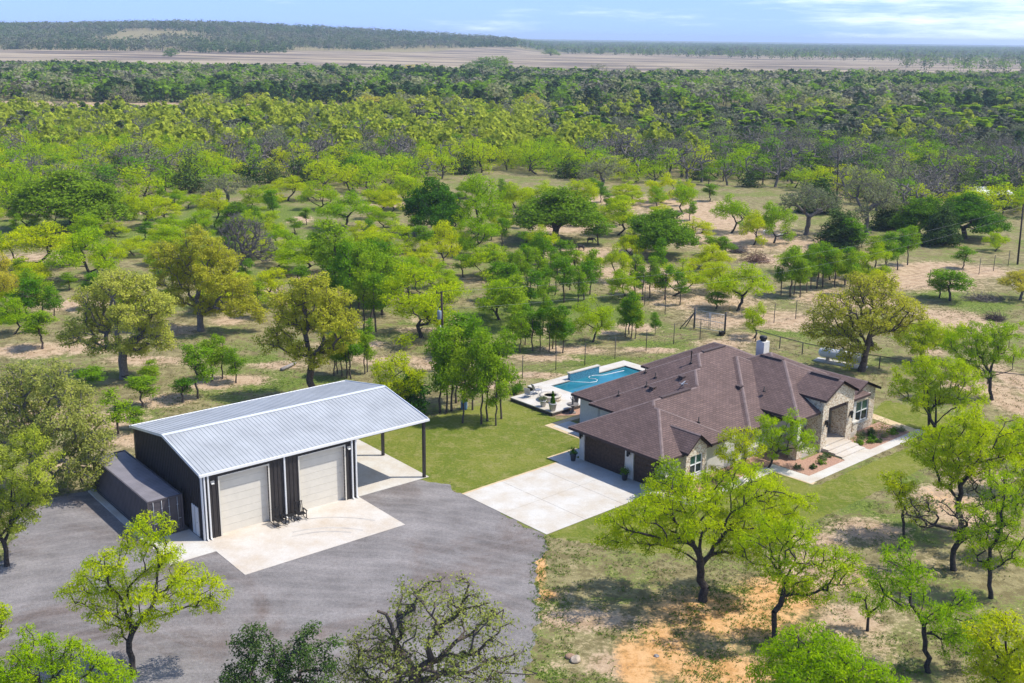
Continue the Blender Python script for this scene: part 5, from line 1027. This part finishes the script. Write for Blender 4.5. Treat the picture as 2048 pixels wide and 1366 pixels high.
hero('O', (249, 757), [(180, 600, 36, .4), (230, 570, 38, -1), (280, 575, 36, .6), (320, 610, 32, -.6), (200, 640, 34, 1.6), (255, 630, 38, -1.6), (305, 650, 32, .6), (160, 650, 26, 0), (190, 690, 26, -.6), (275, 690, 28, 1.2), (325, 680, 26, -.4), (230, 560, 24, .4), (145, 670, 24, 0), (130, 680, 18, 0), (240, 690, 22, -1.4), (300, 600, 26, 1.5)], .42, 'grey-green oak with heavy forked limbs behind the container', (246, 700), lod=1.35, seed=22)
hero('Y', (402, 662), [(360, 510, 34, .4), (410, 495, 36, -.8), (450, 520, 34, .6), (380, 550, 36, 1.6), (430, 560, 38, -1.6), (480, 570, 30, .4), (330, 530, 28, 0), (350, 590, 28, -.6), (410, 610, 30, 1), (470, 610, 30, -.8), (500, 610, 22, 0), (320, 500, 22, .3), (310, 560, 20, .3), (390, 470, 22, 0), (520, 630, 18, 0)], .36, 'olive-yellow oak in the middle left, farther than the grey-green one', (400, 610), lod=1.3, seed=23)
hero('Y', (624, 795), [(590, 600, 32, .3), (630, 580, 36, -.6), (670, 600, 34, .5), (610, 640, 36, 1.3), (655, 640, 38, -1.2), (695, 640, 26, .3), (570, 630, 26, -.4), (560, 670, 28, .3), (590, 700, 26, -.8), (660, 690, 28, .9), (530, 690, 22, 0), (640, 560, 20, 0), (600, 570, 22, .5), (550, 600, 20, 0), (700, 670, 18, 0), (635, 720, 20, -.8)], .33, 'golden-leaved oak rising behind the workshop roof', (623, 715), lod=1.35, seed=31, kd=dict(bark='brown'))
hero('G', (482, 562), [(460, 460, 26, 0), (500, 455, 28, .6), (525, 480, 24, -.5), (480, 490, 28, 1), (450, 500, 22, -.6), (530, 510, 20, .3), (510, 500, 24, -1), (470, 440, 20, .2), (545, 495, 14, 0)], .42, 'bare grey oak without leaves in the middle left pasture', (482, 525), lod=1.25, seed=25)
hero('M', (1535, 936), [(1545, 850, 30, 0), (1580, 845, 30, .4), (1525, 875, 26, -.5), (1600, 870, 28, -.3), (1565, 880, 28, .8), (1615, 895, 20, 0), (1540, 905, 16, -.3), (1600, 850, 20, .6)], 0.0792, 'small lime mesquite leaning in front of the porch', (1555, 905), lod=1.4, seed=26, kd=dict(TUFT))
hero('E', (1337, 1000), [(1315, 945, 16, 0), (1340, 930, 18, .2), (1362, 950, 20, -.2), (1330, 965, 20, .3), (1310, 965, 14, 0), (1375, 975, 16, 0), (1350, 980, 20, -.3), (1395, 1000, 14, 0)], .07, 'leafy green shrub beside the stone gable by the garage', (1337, 985), lod=1.4, seed=27)
hero('X', (2000, 1064), [(1960, 950, 30, 0), (2000, 935, 32, .4), (2040, 950, 34, -.3), (1975, 990, 26, .3), (2030, 995, 30, -.4), (1945, 985, 18, 0)], .16, 'sparse half-bare tree by the right edge above the one with several stems', (1996, 1020), lod=1.35, seed=32, kd=dict(per=14, tw=(5, .55, .012), bark='dark', wig=.15))
hero('M', (2046, 985), [(2015, 880, 30, 0), (2050, 865, 36, .3), (2085, 885, 40, 0), (2030, 905, 26, -.4)], .16, 'lime mesquite cut by the right edge beside the tall straight one', (2048, 935), lod=1.3, seed=33, kd=TUFT)
hero('M', (1735, 1262), [(1720, 1195, 22, 0), (1745, 1180, 24, .3), (1765, 1200, 20, -.2), (1735, 1215, 18, .2)], .08, 'small young mesquite on the reddish dirt at lower right', (1736, 1240), lod=1.4, seed=34, kd=TUFT)
hero('M', (1468, 960), [(1470, 875, 24, 0), (1500, 870, 22, .3), (1455, 905, 24, -.3), (1490, 905, 24, .4), (1440, 935, 20, 0), (1480, 935, 22, -.4), (1515, 895, 16, 0), (1455, 870, 16, .3)], 0.066, 'young lime mesquite hiding the stucco wall right of the stone gable', (1470, 930), lod=1.4, seed=28, kd=dict(TUFT))
hero('M', (790, 838), [(770, 735, 22, 0), (800, 725, 22, .3), (780, 765, 24, -.4), (815, 770, 24, .4), (760, 755, 16, 0), (830, 750, 18, .2)], 0.0924, 'yellow-lime bushy tree just past the ridge end of the workshop', (792, 800), lod=1.2, seed=29, kd=DENSE)
hero('D', (812, 832), [(800, 775, 18, 0), (820, 760, 22, .3), (835, 780, 20, -.3), (810, 800, 22, .4), (832, 805, 18, 0)], .1, 'darker green bush against the yellow-lime tree by the workshop', (812, 815), lod=1.2, seed=30)
# ------------------------------------------------------------------ savanna trees: (kind, base pixel, height, width, what singles it out)
for a in [
 ('M', 845, 676, 170, 165, 'wide lime mesquite left of the transformer pole'), ('E', 930, 712, 95, 90, 'dark green leafy elm right of the transformer pole'), ('M', 1185, 685, 105, 80, 'lime mesquite with a leaning trunk above the pool'),
 ('D', 1318, 512, 110, 135, 'dense dark green oak in the middle of the goat pasture'), ('D', 1110, 482, 130, 165, 'spreading green oak with a thick grey trunk at the pasture edge'), ('D', 868, 470, 130, 105, 'very dark green oak at the back centre'),
 ('M', 963, 470, 135, 115, 'tall lime mesquite between the dark oak and the spreading oak'), ('M', 690, 457, 88, 105, 'lime mesquite with a leaning trunk at back centre left'), ('M', 633, 420, 80, 75, 'lime mesquite with an upright trunk at the edge of the woods'), ('M', 577, 402, 60, 75, 'low lime mesquite left of the upright one at the edge of the woods'),
 ('M', 819, 418, 80, 90, 'lime mesquite with forked trunk against the woods at back centre'), ('D', 150, 458, 145, 205, 'huge bright green round oak at back left'), ('M', 290, 457, 95, 78, 'lime mesquite with crossing stems right of the huge round oak'), ('M', 80, 537, 110, 140, 'broad lime mesquite near the left edge on pale dirt'),
 ('M', 172, 562, 120, 130, 'open lime mesquite with arching stems right of the broad one at left'), ('M', 602, 545, 80, 110, 'pair-crowned green mesquite beyond the golden oak'), ('M', 783, 503, 72, 110, 'rounded lime mesquite in the centre pasture'), ('M', 885, 532, 100, 75, 'lime mesquite with a forked slim trunk in the centre'), ('M', 915, 506, 70, 60, 'small lime mesquite behind the fork-trunked one'),
 ('M', 958, 512, 100, 90, 'lime mesquite low in front of the tall one at the centre'), ('M', 975, 555, 80, 100, 'flat-topped lime mesquite in the centre'), ('E', 1197, 490, 62, 56, 'small round dark-stemmed tree on bare dirt'), ('M', 1236, 564, 84, 60, 'little lime mesquite left of the dense dark oak'), ('M', 1235, 470, 85, 90, 'yellow-lime mesquite behind the small round tree'),
 ('M', 1345, 592, 90, 100, 'lime mesquite right of the slanting fence'), ('M', 1474, 622, 115, 125, 'lime mesquite with a wide forked trunk behind the gate'), ('M', 1508, 676, 84, 56, 'small bright yellow-lime tree leaning beside the gate'), ('E', 1432, 618, 42, 50, 'low green bush behind the gate'), ('M', 1740, 560, 85, 75, 'bright lime mesquite behind the big olive oak'),
 ('M', 1463, 465, 88, 80, 'lime mesquite on the open dirt at back right'), ('M', 1507, 490, 78, 62, 'left one of the twin mesquites shading goats'), ('M', 1547, 486, 92, 75, 'right one of the twin mesquites shading goats'), ('E', 1425, 511, 45, 45, 'left one of two low green bushes on the dirt'), ('E', 1449, 512, 45, 42, 'right one of two low green bushes on the dirt'),
 ('X', 1735, 470, 150, 125, 'tall hazy green oak at the right with a slanting trunk'), ('C', 1680, 495, 90, 95, 'dark rounded juniper left of the tall hazy oak'), ('X', 1612, 470, 125, 130, 'pale olive oak with a broad crown at the edge of the right woods'), ('C', 1640, 425, 80, 80, 'dark juniper behind the pale olive oak'), ('E', 1420, 403, 40, 34, 'small dark green tree at the edge of the woods'),
 ('C', 1775, 458, 72, 70, 'dark juniper with a visible trunk right of the tall hazy oak'), ('D', 1840, 478, 100, 100, 'dark green oak right of the junipers'), ('D', 1930, 477, 110, 130, 'wide green oak near the sheds'), ('C', 1880, 490, 95, 80, 'dark juniper between the two green oaks'), ('M', 1989, 503, 55, 60, 'small lime mesquite with bent trunk near the right edge'), ('E', 1925, 537, 52, 40, 'small green elm on the dirt near the right edge'), ('E', 1900, 602, 74, 80, 'green elm with several stems by the fence at right'), ('E', 1878, 596, 66, 50, 'slim elm left of the many-stemmed one by the fence at right'),
 ('Y', 2040, 600, 70, 80, 'olive rounded tree cut by the right edge'), ('M', 1365, 425, 75, 60, 'grey-trunked lime tree at the edge of the dark woods'), ('M', 1320, 405, 68, 66, 'pale lime mesquite before the dark woods'), ('M', 1255, 390, 40, 50, 'small bright lime mesquite before the dark woods'), ('M', 1660, 560, 72, 60, 'green-lime mesquite in the tree row right of the brush pile'), ('M', 1690, 555, 60, 50, 'small mesquite between the tree row and the bright lime one'),
 ('E', 590, 468, 38, 36, 'small dark round tree on open grass at back left'), ('E', 545, 436, 62, 40, 'slender dark green tree at the edge of the woods at left'), ('D', 480, 462, 70, 90, 'dark green oak in the grass at back left'), ('X', 455, 410, 75, 105, 'olive bare-limbed oak against the woods at left'), ('M', 430, 455, 85, 60, 'yellow-lime mesquite left of the dark oak at back left'), ('E', 350, 428, 44, 28, 'tiny upright tree at the wood edge left'), ('M', 400, 480, 70, 70, 'lime mesquite with a bent trunk before the dark oak at back left'), ('M', 340, 500, 60, 80, 'lime mesquite between the arching one and the bare grey oak'), ('M', 325, 490, 50, 60, 'small yellow-lime mesquite behind the olive-yellow oak'),
 ('E', 55, 640, 92, 60, 'green elm of the left group, the darker one'), ('E', 88, 632, 88, 55, 'green elm of the left group, in its middle'), ('E', 110, 640, 74, 40, 'green elm of the left group, rightmost and slim'), ('E', 85, 698, 85, 62, 'green elm standing nearer than the left group'), ('M', 10, 625, 80, 70, 'lime mesquite cut by the left edge'), ('Y', -10, 640, 150, 90, 'olive oak mostly outside the left edge'), ('E', 140, 580, 40, 34, 'small green elm under the arching mesquite'),
 ('E', 176, 792, 68, 70, 'dark green bushy elm left of the grey-green oak trunk'), ('E', 237, 868, 98, 66, 'green elm with a straight stem behind the container'), ('E', 285, 815, 72, 62, 'bright green elm right of the straight-stemmed one'), ('E', 300, 770, 56, 44, 'slim elm behind the bright green one'), ('E', 365, 805, 58, 54, 'small elm with thin leaves left of the workshop ridge'), ('E', 396, 797, 118, 62, 'tall bright elm behind the workshop, leftmost of its row'), ('E', 425, 762, 92, 46, 'elm behind the workshop, second of its row'), ('E', 445, 758, 96, 46, 'elm behind the workshop, third of its row'), ('E', 472, 766, 76, 44, 'elm behind the workshop, rightmost of its row'), ('E', 270, 860, 50, 50, 'low green elm touching the workshop corner'),
 ('M', 1075, 420, 70, 80, 'lime mesquite behind the spreading oak'), ('M', 1030, 430, 75, 70, 'lime mesquite left of the spreading oak, behind'), ('M', 1160, 418, 70, 80, 'lime mesquite right of the spreading oak, behind'), ('X', 1200, 385, 85, 100, 'pale olive oak at the wood edge right of centre'), ('M', 760, 420, 62, 70, 'low lime mesquite left of the fork-trunked one at back centre'), ('M', 720, 600, 100, 90, 'green mesquite rising behind the elm thicket'), ('M', 1430, 585, 75, 80, 'lime mesquite left of the wide forked one behind the gate'), ('M', 1395, 560, 60, 70, 'lime mesquite in the middle of the fenced pasture'), ('M', 1245, 600, 70, 70, 'lime mesquite on the fence line at centre right'),
 ('E', 847, 503, 60, 50, 'slim green tree left of the fork-trunked lime mesquite in the centre'), ('M', 1006, 464, 46, 52, 'small lime mesquite under the left side of the spreading oak'), ('M', 1083, 518, 76, 64, 'lime mesquite in front of the spreading oak trunk'), ('E', 1050, 511, 56, 46, 'dark green elm left of the one before the spreading oak trunk'), ('E', 926, 554, 54, 46, 'green elm left of the flat-topped mesquite in the centre'), ('M', 1182, 548, 52, 52, 'small lime mesquite beside the end of the slanting fence'),
 ('E', 613, 450, 38, 26, 'tiny upright tree right of the small round one at back left'), ('E', 645, 546, 76, 52, 'dark green elm right of the pair-crowned mesquite'), ('E', 690, 562, 84, 74, 'dark green elm, leftmost of the dense trio in the centre left'), ('E', 722, 564, 88, 74, 'dark green elm in the middle of the dense trio in the centre left'), ('E', 752, 567, 82, 64, 'dark green elm, rightmost of the dense trio in the centre left'), ('E', 572, 554, 26, 28, 'tiny green bush below the pair-crowned mesquite'), ('M', 1600, 547, 62, 92, 'flat lime mesquite behind the row along the pasture at right'), ('M', 505, 520, 60, 70, 'lime mesquite behind the bare grey oak'), ('E', 665, 600, 80, 60, 'green elm at the left end of the elm thicket'), ('M', 820, 590, 90, 90, 'yellow-lime mesquite behind the wide one left of the transformer pole'), ('M', 895, 600, 60, 70, 'lime mesquite just behind the top of the transformer pole'), ('E', 1150, 545, 50, 44, 'green elm in the centre pasture right of the group'), ('M', 1420, 540, 62, 76, 'low lime mesquite left of the reddish brush pile'), ('E', 1700, 500, 74, 58, 'green elm in front of the tall hazy oak'), ('M', 1755, 590, 60, 54, 'lime mesquite peeping over the big olive oak'),
 ('M', 1000, 640, 100, 110, 'big lime mesquite right of the transformer pole, behind the dark elm'), ('E', 1025, 660, 120, 60, 'tall elm at the left end of the row above the pool')]: plant(*a)
# slim elms in clumps: each stem is a tree
def edge_v(u): return np.interp(u, [-400, 0, 250, 560, 750, 1000, 1200, 1400], [425, 425, 412, 372, 395, 342, 370, 380])
ORD = ('first', 'second', 'third', 'fourth', 'fifth', 'sixth', 'seventh', 'eighth', 'ninth', 'tenth', 'eleventh', 'twelfth', 'thirteenth', 'fourteenth')
def clump(name, pts, h, w):
    for i, (u, v) in enumerate(sorted(pts)):
        plant('E', u, v, h*TR.uniform(.92, 1.3), w*TR.uniform(.7, 1.15), f'slender green elm, {ORD[i]} from the left in the {name}', 'slender elms in the '+name)
clump('clump between the workshop and the pool', [(880, 826), (893, 826), (903, 822), (925, 846), (963, 848), (975, 842), (992, 851), (1003, 838), (945, 820), (912, 806)], 150, 62)
clump('row above the pool', [(1065, 702), (1080, 700), (1098, 704), (1105, 698), (1112, 706), (1125, 706), (1050, 690), (1085, 672), (1040, 705), (1030, 692)], 88, 40)
clump('trio beside the leaning mesquite', [(1250, 674), (1262, 677), (1270, 678), (1258, 668)], 82, 44)
clump('thicket behind the transformer pole', [(728, 662), (752, 664), (700, 642), (716, 630), (742, 640), (765, 630), (778, 610), (690, 610), (745, 612), (670, 590)], 135, 72)
clump('stand behind the workshop ridge', [(668, 752), (675, 748), (684, 752), (694, 756), (702, 757), (730, 748), (735, 744)], 92, 44)
clump('row along the pasture at right', [(1562, 590), (1580, 593), (1588, 590), (1600, 595), (1614, 585), (1622, 578), (1633, 577), (1645, 575), (1690, 570), (1700, 590)], 84, 42)
clump('middle grove left of the slanting fence', [(1000, 600), (1015, 610), (1040, 580), (1055, 575), (1075, 585), (1095, 610), (1110, 590), (1128, 605), (1140, 580), (1155, 615), (1168, 600), (1180, 590), (1060, 620), (1085, 560)], 84, 44)
clump('grove beside the slanting fence', [(1270, 590), (1285, 600), (1300, 595), (1330, 600), (1360, 610), (1315, 560)], 78, 44)
clump('centre pasture group', [(990, 560), (1020, 560), (1100, 540), (1120, 530), (1080, 530), (1050, 545)], 60, 40)
clump('dark group at the right pasture edge', [(1770, 545), (1795, 540), (1815, 530), (1670, 575), (1750, 535)], 72, 50)
occ = [o.location.xy for o in C.objects if o.get('category', '').endswith('tree')]; fr = rs(515); nf = {'M': 0, 'E': 0}
FILL = {'M': ('mid-sized lime mesquite among the loose trees of the left and centre pasture', 'loose mesquites of the pasture'), 'E': ('small green sapling among the loose trees of the left and centre pasture', 'loose saplings of the pasture')}
for _ in range(4000):
    u, v = fr.uniform(-20, 1400), fr.uniform(395, 690)
    if (v > 640 and 200 < u < 1120) or (800 < u < 970 and v > 585) or v < edge_v(u)+6 or (360 < u < 640 and 420 < v < 500 and fr.uniform() < .7) or (u > 1040 and v > 520): continue
    P = G(u, v); k = 'M' if fr.uniform() < .5 else 'E'
    if any((P[0]-q.x)**2+(P[1]-q.y)**2 < (5.2 if k == 'M' else 3.8)**2 for q in occ) or nf[k] >= (62, 58)[k == 'E']: continue
    nf[k] += 1; occ.append(Vector((P[0], P[1]))); ppm = FPX/depth(P); hh, ww = ((fr.uniform(3.4, 5.6), fr.uniform(4., 6.2)) if k == 'M' else (fr.uniform(2.6, 5.2), fr.uniform(1.8, 3.0))); plant(k, u, v, hh*ppm, ww*ppm, *FILL[k])
plant('E', 1310, 669, 48, 24, 'single slim sapling standing alone above the house roof')
# ------------------------------------------------------------------ the woods: nearest 300 of a kind are trees of their own, the rest one mass
WR = rs(4242)
def edge(u): return np.interp(u, [-400, 0, 250, 560, 750, 1000, 1200, 1350, 1500, 1650, 1800, 2048, 2500], [425, 425, 412, 372, 395, 342, 370, 370, 380, 395, 440, 440, 440])
cand = []
for _ in range(24000):
    y = 205+WR.uniform()**.8*310; x = y*WR.uniform(-.54, .54); u, v = pix((x, y, 0)); 
    if v > edge(u)-4 or v < 238: continue
    cand.append((x, y, u, v))
cell = {}; trees = []
for x, y, u, v in cand:
    k = (int(x//5.2), int(y//5.2)); 
    if any(math.hypot(x-a, y-b_) < 4.2 for i in (-1, 0, 1) for j in (-1, 0, 1) for a, b_ in cell.get((k[0]+i, k[1]+j), ())): continue
    cell.setdefault(k, []).append((x, y)); f = float(vnoise(x, y, 26, 11)); g = float(vnoise(x, y, 60, 12)); rt_ = np.clip((u-1050)/350, 0, 1)*np.clip((y-190)/60, 0, 1)
    q = WR.uniform()*.55+f*.45; lime = (.47-.30*rt_)*(.7+.6*g)
    if 300 < y < 400 and u < 1100: lime *= 1.25
    kind = 'M' if q < lime else ('G' if WR.uniform() < .36 else 'C' if WR.uniform() < .48 else 'X' if WR.uniform() < .3 else 'E')
    if v > edge(u)-28 and WR.uniform() < .4: kind = 'M'
    trees.append((y, x, kind))
trees.sort()
DESC = {'M': ('lime green mesquite in the belt of woods beyond the pasture', 'mesquites in the woods'), 'C': ('dark evergreen juniper in the belt of woods beyond the pasture', 'junipers in the woods'), 'G': ('grey leafless oak in the belt of woods beyond the pasture', 'bare oaks in the woods'), 'X': ('greyish olive oak in the belt of woods beyond the pasture', 'olive oaks in the woods'), 'E': ('mid-green round tree in the belt of woods beyond the pasture', 'green trees in the woods')}
SZ = {'M': (6.4, 7.2), 'C': (5.8, 6.), 'G': (7.4, 7.8), 'X': (7.4, 8.2), 'E': (6.2, 5.6)}
left = {k: 210 for k in SZ}; mass = {}
for y, x, k in trees:
    h, wd = SZ[k]; sc = WR.uniform(.75, 1.22)
    if left[k] > 0:
        left[k] -= 1; ps = protos(k, .42, 6, 3); p = ps[WR.randint(len(ps))]; s_ = wd/p['W']*sc; stand(k, p, (x, y, 0), WR.uniform(0, 6.28), s_, h/p['H']*sc*WR.uniform(.85, 1.15), *DESC[k])
    else: mass.setdefault(('woods', k), []).append((x, y, 0, h*sc*(1.25 if k == 'M' else 1.), wd*sc))
def far_tree(k, rng, n):
    """a coarse crown: tilted leaf clumps on an uneven dome"""
    H, W, B = proto_blobs(k, rng); B = np.array(B); kk = rng.randint(0, len(B), n); d = unit(rng.normal(0, 1, (n, 3))); d[:, 2] = np.abs(d[:, 2])*1.3-.55; c = B[kk, :3]+d*B[kk, 3:4]*np.array([1, 1, .8]); ctr = B[:, :3].mean(0)-np.array([0, 0, 1.5])
    s = .85*rng.uniform(.6, 1.3, (n, 1)); nr = unit(rng.normal(0, .5, (n, 3))+.8*unit(c-ctr)+np.array([0, 0, .25])); u = unit(np.cross(nr, rng.normal(0, 1, (n, 3)))); v = np.cross(nr, u)
    vs = np.stack([c-u*s*.7, c+v*s*.5, c+u*s*.7, c-v*s*.5], 1); vs = vs/np.array([W, W, H]); return vs
def forest(name, k, items, n, label, seed, zf=None, trunks=True):
    rng = rs(seed); P6 = [far_tree(k, rng, n) for _ in range(6)]; out = []; tn = []; tr = []
    for x, y, z, h, wd in items:
        t = P6[rng.randint(6)]; a = rng.uniform(0, 6.28); c, s = math.cos(a), math.sin(a); q = t*np.array([wd, wd, h]); q = np.stack([q[..., 0]*c-q[..., 1]*s+x, q[..., 0]*s+q[..., 1]*c+y, q[..., 2]+z], -1); out.append(q.reshape(-1, 3)); tn.append(np.clip(rng.uniform(0, 1)*.75+rng.uniform(0, .3, n), 0, 1)); tr.append((x, y, z, h))
    vs = np.concatenate(out); qs_ = np.arange(len(vs)).reshape(-1, 4); ti = np.concatenate(tn); mi = np.ones(len(qs_))
    tr = np.array(tr); A = tr[:, :3]; v2, q2 = tubes(A, A+np.stack([rng.normal(0, .3, len(A)), rng.normal(0, .3, len(A)), tr[:, 3]*.7], -1), np.full(len(A), .2), np.full(len(A), .08), 4)
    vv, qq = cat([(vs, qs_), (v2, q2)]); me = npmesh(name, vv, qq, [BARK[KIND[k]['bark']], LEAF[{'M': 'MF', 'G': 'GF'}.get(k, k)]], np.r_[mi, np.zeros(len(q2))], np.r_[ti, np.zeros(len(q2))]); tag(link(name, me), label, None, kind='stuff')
# dark belt beyond the sandy strip, trees on the hill, far woods at right
def scatter(n, y0, y1, t0, t1, gap, ok):
    out = []; cl = {}
    for _ in range(n):
        y = math.sqrt(WR.uniform(y0*y0, y1*y1)); x = y*WR.uniform(t0, t1)
        if not ok(x, y): continue
        k = (int(x//gap), int(y//gap))
        if k in cl: continue
        cl[k] = 1; out.append((x, y))
    return out
def put(kinds, pts, zone, hs_=1.):
    for x, y in pts:
        f = float(vnoise(x, y, 55, 31))*.6+WR.uniform()*.4; acc = 0
        for k, pr in kinds:
            acc += pr
            if f < acc*.62+.19 or k == kinds[-1][0]: break
        h, wd = SZ.get(k, (7, 8)); sc = (WR.uniform(.55, 1.7) if zone == 'hill' else WR.uniform(.8, 1.3))*hs_; mass.setdefault((zone, k), []).append((x, y, float(hill_z(x, y)), h*sc, wd*sc*1.1))
SZ['O'] = (7.5, 8.5); SZ['D'] = (7., 8.); SZ['Y'] = (7., 8.)
put([('C', .47), ('D', .19), ('X', .12), ('G', .22)], scatter(9000, 535, 960, -.56, .56, 7.0, lambda x, y: y < 860+90*vnoise(x, y, 90, 41)+250*max(0, x/y-.12)), 'belt', 1.4)
put([('M', .5), ('X', .3), ('C', .2)], scatter(420, 455, 560, -.55, .55, 8, lambda x, y: vnoise(x, y, 40, 43) > .55), 'belt')
put([('C', .46), ('X', .14), ('G', .40)], scatter(30000, 1500, 2700, -.6, .0, 10., lambda x, y: vnoise(x, y, 210, 51)+.35*vnoise(x, y, 70, 52) > .46-.27*sstep(1900, 2300, y) and y > np.interp(x/y, [-.3, -.22, -.1, 0], [1540, 1640, 2050, 2350])+140*(vnoise(x, y, 150, 53)-.3) and x/y < .01), 'hill', 1.6)
put([('C', .5), ('D', .15), ('X', .2), ('G', .15)], scatter(15000, 1300, 6500, -.03, .58, 13., lambda x, y: y > 2350-1700*max(0, x/y-.02)*1.0+500*(vnoise(x, y, 300, 61)-.5) or (x/y > .34 and y > 1250)), 'far', 1.7)
ZL = {'woods': ('woods', 'farther trees of the woods beyond the pasture'), 'belt': ('tree_belt', 'dark belt of trees beyond the sandy strip'), 'hill': ('hill_woods', 'trees covering the distant hill'), 'far': ('far_woods', 'far woods under the horizon')}
KW = {'M': 'mesquite', 'C': 'juniper', 'G': 'bare oak', 'X': 'olive oak', 'E': 'elm', 'D': 'green oak', 'O': 'oak', 'Y': 'yellow oak'}
for i, ((zn, k), it) in enumerate(sorted(mass.items())):
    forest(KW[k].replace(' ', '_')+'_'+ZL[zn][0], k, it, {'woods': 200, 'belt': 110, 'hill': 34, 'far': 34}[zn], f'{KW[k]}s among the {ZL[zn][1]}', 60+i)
# lone trees standing in the winter field
for i, (k, u, v, h, wd, lb) in enumerate([('D', 342, 120, 21, 30, 'lone round oak in the middle of the winter field at left'), ('X', 55, 141, 22, 28, 'lone pale oak near the left edge of the field'), ('G', 108, 140, 18, 18, 'bare tree right of the pale oak in the field'), ('X', 203, 148, 25, 26, 'dark-limbed oak at the lower edge of the field at left'), ('G', 228, 146, 24, 16, 'thin bare tree beside the dark-limbed oak'), ('D', 510, 110, 24, 28, 'dark tree at the foot of the hill'), ('D', 1102, 112, 18, 34, 'lone flat oak in the field right of centre'), ('D', 968, 145, 40, 72, 'large green tree group crown in the middle of the field'), ('D', 1000, 140, 34, 50, 'green oak at the right side of the large field crown'), ('X', 1195, 156, 34, 50, 'olive oak in the lower field right of centre'), ('X', 1263, 156, 30, 30, 'narrow olive oak right of the other in the lower field'), ('X', 1332, 150, 24, 60, 'wide olive oak grove in the right field'), ('C', 1437, 110, 22, 30, 'dark oak before the far woods, left of the reddish ones'), ('G', 1470, 110, 24, 28, 'reddish bare oak before the far woods'), ('G', 1490, 111, 22, 24, 'second reddish bare oak before the far woods'), ('D', 1195, 109, 10, 10, 'tiny green tree in the far field'), ('C', 30, 108, 16, 40, 'dark grove at the far left edge of the field'), ('Y', 1616, 222, 36, 44, 'golden round oak beside the sandy strip at right'), ('Y', 1062, 218, 38, 44, 'rust-gold oak beside the sandy strip at centre'), ('X', 890, 232, 42, 48, 'olive oak standing on the sandy strip'), ('X', 1520, 232, 46, 44, 'pale oak with a bare stem on the sandy strip at right'), ('X', 250, 218, 56, 62, 'tall tan oak in the dark belt at left'), ('Y', 520, 222, 44, 56, 'tan-gold oak in the dark belt'), ('X', 405, 215, 44, 56, 'grey-tan oak in the dark belt left of the tan-gold one'), ('Y', 740, 215, 34, 50, 'gold-green oak in the dark belt at centre left'), ('Y', 1985, 215, 30, 40, 'tan oak beside the sandy strip at the far right'), ('X', 700, 148, 26, 36, 'tan oak on the near edge of the field'), ('Y', 815, 150, 26, 40, 'yellowish oak on the near edge of the field'), ('X', 860, 160, 28, 40, 'olive oak on the near edge of the field'), ('X', 590, 152, 26, 36, 'pale oak on the near edge of the field at left'), ('D', 560, 150, 20, 24, 'green tree on the near edge of the field at left'), ('X', 450, 146, 24, 40, 'tan oak on the near edge of the field at left')]):
    P = G(u, v)
    if k == 'C' and u < 100: pass
    P[2] = float(hill_z(P[0], P[1])); Hm, Wm = size_from_px(P, h, wd); p = protos(k, .42, 4, 3)[i % 4]; stand(k, p, P, i*1.7, Wm/p['W'], Hm/p['H'], lb)
# ------------------------------------------------------------------ loose grass and weeds on the unmown ground
gr = rs(99); n_ = 150000; gy = 47*np.exp(gr.uniform(0, math.log(150/47), n_)); gx = gy*gr.uniform(-.5, .5, n_); ok = np.ones(n_, bool)
for pl in (gp, hs([(-16, 5.5), (-16, 24), (-8, 28), (15.9, 30), (15.9, 10.5), (12.6, .3), (9.2, -11.1), (-.1, -11.1), (-1.3, 2.5), (-7, 4)]), sh([(-3.3, -6.2), (18.3, -6.2), (18.3, 12), (-3.3, 13)])): ok &= ~inpoly(gx, gy, pl)
LW = np.zeros_like(gx, bool)
for px_ in LAWNS: LW |= inpoly(gx, gy, wpoly(px_))
ok &= (vnoise(gx, gy, 1.1, 71)*.4+vnoise(gx, gy, 7, 72)*.3+gr.uniform(0, .3, n_) > .55) & ~LW; gx, gy = gx[ok], gy[ok]; eg = np.array(rough(gp, .05, .42, 3)); eg = eg[(eg[:, 1] > 48) & (eg[:, 0] > -35)]; eg = eg[gr.uniform(0, 1, len(eg)) < .55+.9*(vnoise(eg[:, 0], eg[:, 1], 3, 75)-.5)]; eg = eg+gr.normal(0, .22, eg.shape); eg = eg[~(inpoly(eg[:, 0], eg[:, 1], sh([(-3.4, -6.2), (18.6, -6.2), (18.6, 12), (-3.4, 13)])) | inpoly(eg[:, 0], eg[:, 1], hs([(-.3, -11.4), (9.4, -11.4), (9.4, 1), (-.3, 1)])))]; gx = np.r_[gx, eg[:, 0]]; gy = np.r_[gy, eg[:, 1]]; k = len(gx)
pts = np.stack([gx, gy, np.full(k, .05)], -1); v, f, ti = leaves(gr, pts, 4, .07, .12, .4, flat=.35, ctr=np.array([0, 80, -30.]))
v[:, 2] = np.maximum(v[:, 2], .008); half = (vnoise(gx, gy, 14, 73)+.25*gr.uniform(-1, 1, k) > .52)
tag(link('grass_tufts', npmesh('grass_tufts', v, f, [leafmat('green_grass', (.08, .13, .014), (.20, .27, .04), .3), leafmat('straw_grass', (.19, .16, .08), (.34, .29, .16), .3)], np.repeat(np.where(half, 0, 1), 4), ti)), kind='stuff')
# ------------------------------------------------------------------ the air between
hz = bpy.data.materials.new('haze'); hz.use_nodes = True; n = hz.node_tree.nodes; n.remove(n['Principled BSDF']); pv = n.new('ShaderNodeVolumePrincipled')
pv.inputs['Color'].default_value = (.66, .82, 1, 1); pv.inputs['Density'].default_value = 1.2e-4; pv.inputs['Anisotropy'].default_value = 0
hz.node_tree.links.new(pv.outputs[0], n['Material Output'].inputs['Volume'])
mb = MB(); mb.box(-22000, 22000, -60, 16500, -1.5, 66); hb = mb.build('haze', hz); tag(hb, kind='stuff'); hb.display_type = 'WIRE'
